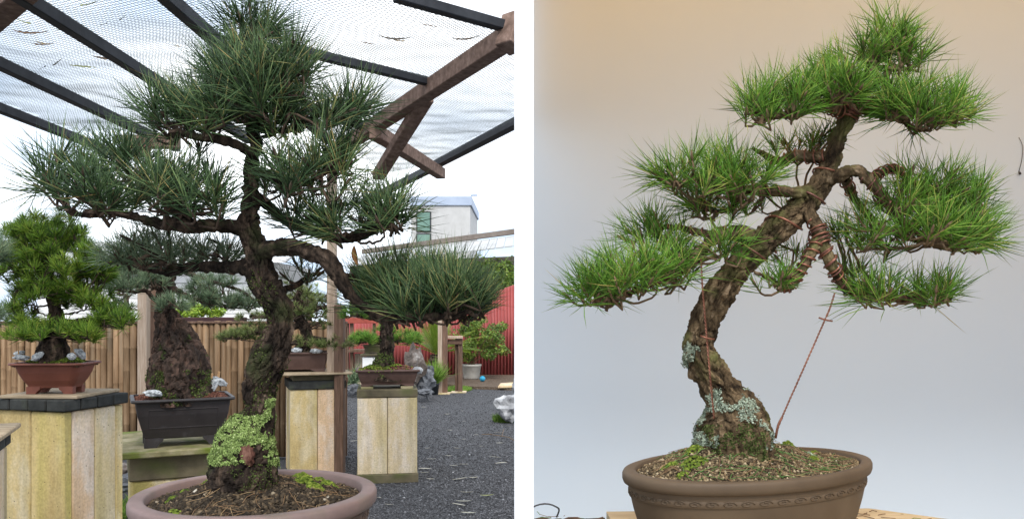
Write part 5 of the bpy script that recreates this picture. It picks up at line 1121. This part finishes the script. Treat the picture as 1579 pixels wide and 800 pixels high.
trs = [o for o in t.e.children if o.name.startswith('trunk')][0]
bb = [t.limb(q, step=.02, seg=10) for q in ([(600, 495, 6), (575, 490, 5), (548, 486, 3)], [(604, 470, 5), (640, 462, 4), (670, 458, 3)], [(608, 450, 5), (580, 445, 4), (560, 440, 3)])]
t.pad([(545, 478, 20, 10, 0, .15, 14), (640, 440, 46, 16, 0, .25, 26), (580, 430, 40, 16, 0, .2, 20), (612, 405, 36, 14, 0, .2, 16)], bb + [ta], .085, .003, 36, needle=M['needle_green'], twigr=(.006, .003))
Pn, Nn = surf_points(trs, 1800, lambda c, n: c[2] < 1.05 and mnoise.fractal(Vector(c) * 7, 1, 2, 3) > -.1); scatter_flakes('bark_moss', Pn, Nn, .007, M['bark_moss'], trs, .1, .3)
mp = []
for _ in range(900): u, v = random.gauss(-.06, .07), random.gauss(-.06, .05); mp.append(TS(u, v, hzs(u, v) + .004))
scatter_flakes('moss', mp, np.tile((0, 0, 1.0), (len(mp), 1)), .009, M['moss'], trs, .3, .6)
stone('white stone at the right corner of the umber pot', P(644, 571, 7.0), (.045, .03, .03), 5, 'rock_pale')

# ================================================================== far corner of the garden
FDp = 14.0
e = empty('display_stand', 'white box stand under the far dark green pine', 'stand', P(578, 580, FDp)); e.location.z = 0
a, b = P(562, 546, FDp), P(598, 546, FDp); m = MB(); m.box(((a.x + b.x) / 2, FDp, a.z / 2 - .02), (b.x - a.x, .36, a.z - .04), .006); m.build('box', M['white_wall'], e)
m = MB(); m.box(((a.x + b.x) / 2, FDp, a.z - .0), (b.x - a.x + .06, .42, .04), .006); m.build('top', M['conc_dark'], e)
_, _, _ = rect_pot('grey_pot', 'weathered grey pot on the white stand', ((a.x + b.x) / 2, FDp, a.z + .021), .42, .3, .12, .1, M['conc_dark'], M['soil_dark'], M['grain_dark'], .015, .03, .014, .02, ngrain=100)
t = Tree('pine_tree', 'far dark green domed pine on the white stand', FDp, (M['bark_dark'], M['twig_dark'], M['needle_blue']), P(582, 534, FDp), 'pine tree')
ta = t.limb([(582, 540, 5), (584, 530, 4.5), (590, 520, 4), (592, 505, 3)], 'trunk', .02, 12, .008, .04)
bb = [t.limb(q, step=.03, seg=8) for q in ([(588, 524, 3), (572, 526, 2.5), (552, 526, 2)], [(590, 520, 3), (610, 524, 2.5), (635, 526, 2)])]
t.pad([(563, 517, 24, 10, -.1, .28, 62), (626, 518, 24, 9, -.1, .28, 58), (596, 508, 20, 8, 0, .2, 20)], bb + [ta], .14, .004, 34, out=.9, twigr=(.008, .005), needle=M['needle_green'])
# rocks
stone('tall jagged brown grey rock behind the lone plinth', P(637, 566, 13.2), (.17, .15, .30), 11, 'rock_brown', 'rock', 'rock', 'rocks by the lone plinth', amp=.5, facet=.5)
stone('blue grey rock between the jagged rock and the timber stand', P(656, 588, 13.3), (.14, .13, .21), 12, 'rock_grey', 'rock', 'rock', 'rocks by the lone plinth', amp=.5, facet=.5)
stone('low pale slab rock at the foot of the grey rock', P(655, 604, 13.0), (.14, .1, .05), 13, 'rock_grey', 'rock', 'rock', 'rocks by the lone plinth', amp=.5, facet=.3)
stone('grey rock top beside the green pot plant', P(661, 573, 14.0), (.1, .1, .12), 14, 'rock_grey', 'rock', 'rock', 'rocks by the lone plinth', amp=.5, facet=.5)
stone('low blue grey rock under the spider plant', P(545, 600, 13.8), (.12, .1, .09), 15, 'rock_grey', 'rock', 'rock', amp=.4, facet=.4)
stone('pale boulder half hidden by the white strip', P(786, 628, 10.6), (.17, .15, .17), 16, 'rock_pale', 'boulder', 'boulder', amp=.4, facet=.4)
stone('grey boulder above the pale one beside the white strip', P(797, 596, 11.0), (.06, .1, .14), 17, 'rock_pale', 'boulder', 'boulder', amp=.4, facet=.4)
stone('blue grey rock behind the mossy slab bench', P(190, 708, 6.6), (.13, .12, .12), 18, 'rock_grey', 'rock', 'rock', 'rocks in the gap beside the ochre plinth', amp=.45, facet=.5)
stone('pale low rock in the gap right of the ochre plinth', P(193, 744, 6.2), (.12, .1, .07), 19, 'rock_grey', 'rock', 'rock', 'rocks in the gap beside the ochre plinth', amp=.45, facet=.4)
stone('dark rock between the two rocks beside the ochre plinth', P(192, 725, 6.5), (.12, .1, .08), 20, 'rock_brown', 'rock', 'rock', 'rocks in the gap beside the ochre plinth', amp=.45, facet=.4)
m = MB(); q = [G(772, 592, .055), G(800, 590, .055), G(802, 596, .055), G(768, 597, .055)]; m.prism([(p.x, p.y) for p in q][::-1], .045, .075); tag(m.build('stepping_slab', M['conc_pink']), 'flat pinkish slab at the bed edge near the white strip', 'slab')
# blades of grass and strap leaves
def blades(name, pts, L, W, mat, parent=None, spread=35, up=(0, 0, 1), bend=.7):
    b = np.array(pts); n = len(b); A = np.tile(np.array(up, float), (n, 1)); r = rng.normal(size=(n, 3)); s = np.cross(A, r); s /= np.linalg.norm(s, axis=1, keepdims=True)
    th = np.radians(rng.uniform(0, spread, n))[:, None]; d = A * np.cos(th) + s * np.sin(th)
    o = link(name, needle_mesh(name, b, d, L * rng.uniform(.5, 1.2, n), np.full(n, W), np.clip(rng.normal(.5, .25, n), 0, 1), mat, bend), parent); return o
def disc(c, rx, ry, n, z=0): return [(c.x + rx * math.sqrt(u) * math.cos(a), c.y + ry * math.sqrt(u) * math.sin(a), z) for u, a in zip(rng.uniform(0, 1, n), rng.uniform(0, 6.283, n))]
tag(blades('grass', disc(G(706, 601), .24, .45, 5000), .05, .006, M['turf'], None, 50), 'small bright turf patch by the timber stand', 'grass', kind='stuff')
tag(blades('grass', disc(G(781, 650), .16, .12, 1600), .10, .005, M['turf'], None, 45), 'dark grass tuft at the foot of the pale boulder', 'grass', kind='stuff')
tag(blades('weeds', disc(G(190, 790), .12, .5, 900), .08, .006, M['turf'], None, 60), 'green weeds on the ground beside the ochre plinth', 'weeds', kind='stuff')
e = empty('spider_plant', 'pale strap leaved plant at the foot of the timber screen', 'plant', G(545, 604)); c0 = P(545, 590, 13.9)
blades('leaves', disc(c0, .06, .06, 130, c0.z), .3, .014, M['needle_pale'], e, 85, bend=1.2)
e = empty('potted_plant', 'small green grassy plant in a dark pot beside the timber stand', 'plant', G(670, 608)); p0 = P(671, 607, 14.2)
m = MB(); m.lathe([(.001, 0), (.05, 0), (.065, .17), (.075, .17), (.075, .19), (.06, .19), (.001, .17)], (p0.x, p0.y, 0), 24); m.build('pot', M['plastic_dark'], e, True)
blades('leaves', disc(p0, .05, .05, 420, .18), .36, .012, M['turf'], e, 48)
# timber stand
e = empty('timber_stand', 'weathered timber stand of two posts and a top bar on the gravel', 'stand', G(694, 606))
def tpost(x0, x1, yt, D, mat, nm='post'):
    a, b = P(x0, yt, D), P(x1, yt, D); m = MB(); m.box(((a.x + b.x) / 2, D, a.z / 2 + .01), (b.x - a.x, .1, a.z - .02), .005); return m.build(nm, mat, e)
tpost(675.5, 682, 470, 14.3, M['wood_pale']); tpost(682.5, 690, 470, 14.35, M['wood_brown']); tpost(702, 706, 522, 14.6, M['wood_brown']); tpost(706.3, 713, 522, 14.55, M['wood_brown'])
a, b = P(682, 520, 14.45), P(713, 520, 14.45); m = MB(); m.box(((a.x + b.x) / 2, 14.5, a.z), (b.x - a.x, .14, .045), .005); m.build('top_bar', M['wood_pale'], e)
m = MB(); m.box(((a.x + b.x) / 2, 14.5, a.z - .08), (b.x - a.x, .06, .08), .005); m.build('rail', M['wood_brown'], e)
for (x, D) in ((682.5, 14.32), (707.5, 14.57)):
    p = P(x, 600, D); m = MB(); m.box((p.x, D, .012), (.26, .24, .024), .004); m.build('base_plate', M['conc_grey'], e)
m = MB(); m.blob(G(744, 588, .05) + Vector((0, 0, .055)), (.055, .055, .055), 3, .0, 1); tag(m.build('ball', M['plastic_blue'], smooth=True), 'small bright blue ball at the edge of the bed', 'ball')
# cycad
e = empty('cycad', 'cycad with a fan of stiff yellow green fronds before the red fence', 'cycad', P(673, 585, 15.8)); c0 = P(673, 546, 15.8); e.location.z = .05
m = MB(); zs = np.linspace(.05, c0.z, 22); m.tube([(c0.x + .01 * math.sin(i), c0.y, z) for i, z in enumerate(zs)], [.14 + .02 * (i % 2) - .03 * i / 22 for i in range(22)], 16); m.build('trunk', M['bark_black'], e)
for k in range(30):
    az = k * 2.399; el = math.radians(random.choice([18, 30, 42, 55, 68, 78]) + random.uniform(-6, 6)); L = random.uniform(.8, 1.15); m = MB(); d = Vector((math.cos(az) * math.cos(el), math.sin(az) * math.cos(el) * .8, math.sin(el)))
    pts = [c0 + d * L * s + Vector((0, 0, -.22 * s * s * L)) for s in np.linspace(0, 1, 14)]; m.tube(pts, list(np.linspace(.008, .003, 14)), 4, tint=.7); tb = random.uniform(.3, .9)
    for i in range(1, 27):
        f = i / 27 * 13; q = pts[int(f)].lerp(pts[min(int(f) + 1, 13)], f - int(f)); tg = (pts[min(int(f) + 1, 13)] - pts[max(int(f) - 1, 0)]).normalized(); sd = tg.cross(Vector((0, 0, 1))); sd = sd.normalized() if sd.length > .05 else Vector((1, 0, 0)); ll = .2 * math.sin(math.pi * (i / 27 * .85 + .13))
        for s in (-1, 1):
            tip = q + sd * s * ll * .8 + tg * ll * .6 + Vector((0, 0, .03)); w = tg * .009
            m.add([q - w, q + w, tip, (q + tip) / 2 + Vector((0, 0, -.004))], [(0, 1, 2), (0, 3, 2), (1, 3, 2)], min(1, max(0, tb + random.uniform(-.15, .15))))
    m.build('frond', M['cycad'], e)
# bush in a grey pot
e = empty('potted_bush', 'round yellow green bush in a pale grey tub against the red fence', 'bush', G(727, 587, .0)); D = 16.9; p0 = P(727, 575, D); r = 15 / F * D
m = MB(); m.lathe([(.001, .05), (r * .78, .05), (r * .82, .08), (r * .98, .3), (r * 1.04, .31), (r * 1.04, .345), (r * .93, .345), (r * .9, .31), (.001, .31)], (p0.x, D, 0), 32); m.build('pot', M['pot_grey'], e, True)
m = MB()
for k in range(14):
    x, y = random.uniform(700, 785), random.uniform(505, 548); tp = P(x, y, D + random.uniform(-.4, .4)); b0 = Vector((p0.x + random.uniform(-.08, .08), D, .31)); m.tube(catmull([b0, b0.lerp(tp, .4) + Vector((0, 0, .06)), tp], .08), .009, 5)
m.build('stems', M['twig_brown'], e)
bl = []
for k in range(52):
    a, q = random.uniform(0, 6.28), math.sqrt(random.random()); x, y = 742 + 44 * q * math.cos(a), 524 + 32 * q * math.sin(a); bl.append((P(x, y, D + random.uniform(-.45, .45)), (.13 * random.uniform(.7, 1.3), .14, .10)))
leaf_cloud('foliage', bl, 110, .032, M['leaf_bush'], e)
# hedge glimpses above the fences
e = empty('hedge_tree', 'green tree top glimpsed between the red fence and the low roof', 'tree', P(760, 440, 19.2)); e.location.z = 0
leaf_cloud('crown', [(P(random.uniform(690, 803), random.uniform(405, 470), 19.2 + random.uniform(-.3, .3)), (.3, .3, .25)) for _ in range(40)], 110, .05, M['leaf_bush'], e)
m = MB(); p = P(760, 430, 19.2); m.tube([(p.x, 19.2, 0), (p.x, 19.2, p.z)], [.06, .03], 8); m.build('trunk', M['twig_brown'], e)
# clipped pine far behind the olive one
t = Tree('pine_tree', 'pale green pine beyond the fence behind the light post', 10.5, (M['bark_dark'], M['twig_dark'], M['needle_olive']), (P(480, 500, 10.5).x, 10.5, 0), 'pine tree')
ta = t.limb([(480, 640, 8), (480, 560, 7), (476, 500, 6), (480, 450, 4)], 'trunk', .05, 10, .01, .05)
t.pad([(470, 470, 40, 14, 0, .4, 30), (500, 450, 26, 14, 0, .3, 16), (450, 455, 30, 14, 0, .3, 18)], [ta], .10, .004, 30, twigr=(.01, .005), needle=M['leaf_bush'])
t = Tree('pine_tree', 'small blue green pine beyond the fence left of the pale post', 9.5, (M['bark_dark'], M['twig_dark'], M['needle_blue']), (P(195, 500, 9.5).x, 9.5, 0), 'pine tree')
ta = t.limb([(195, 660, 8), (195, 560, 7), (192, 500, 6), (196, 455, 4)], 'trunk', .05, 10, .01, .05)
t.pad([(195, 470, 28, 10, 0, .3, 22), (180, 450, 24, 8, 0, .25, 12)], [ta], .10, .004, 30, twigr=(.01, .005))
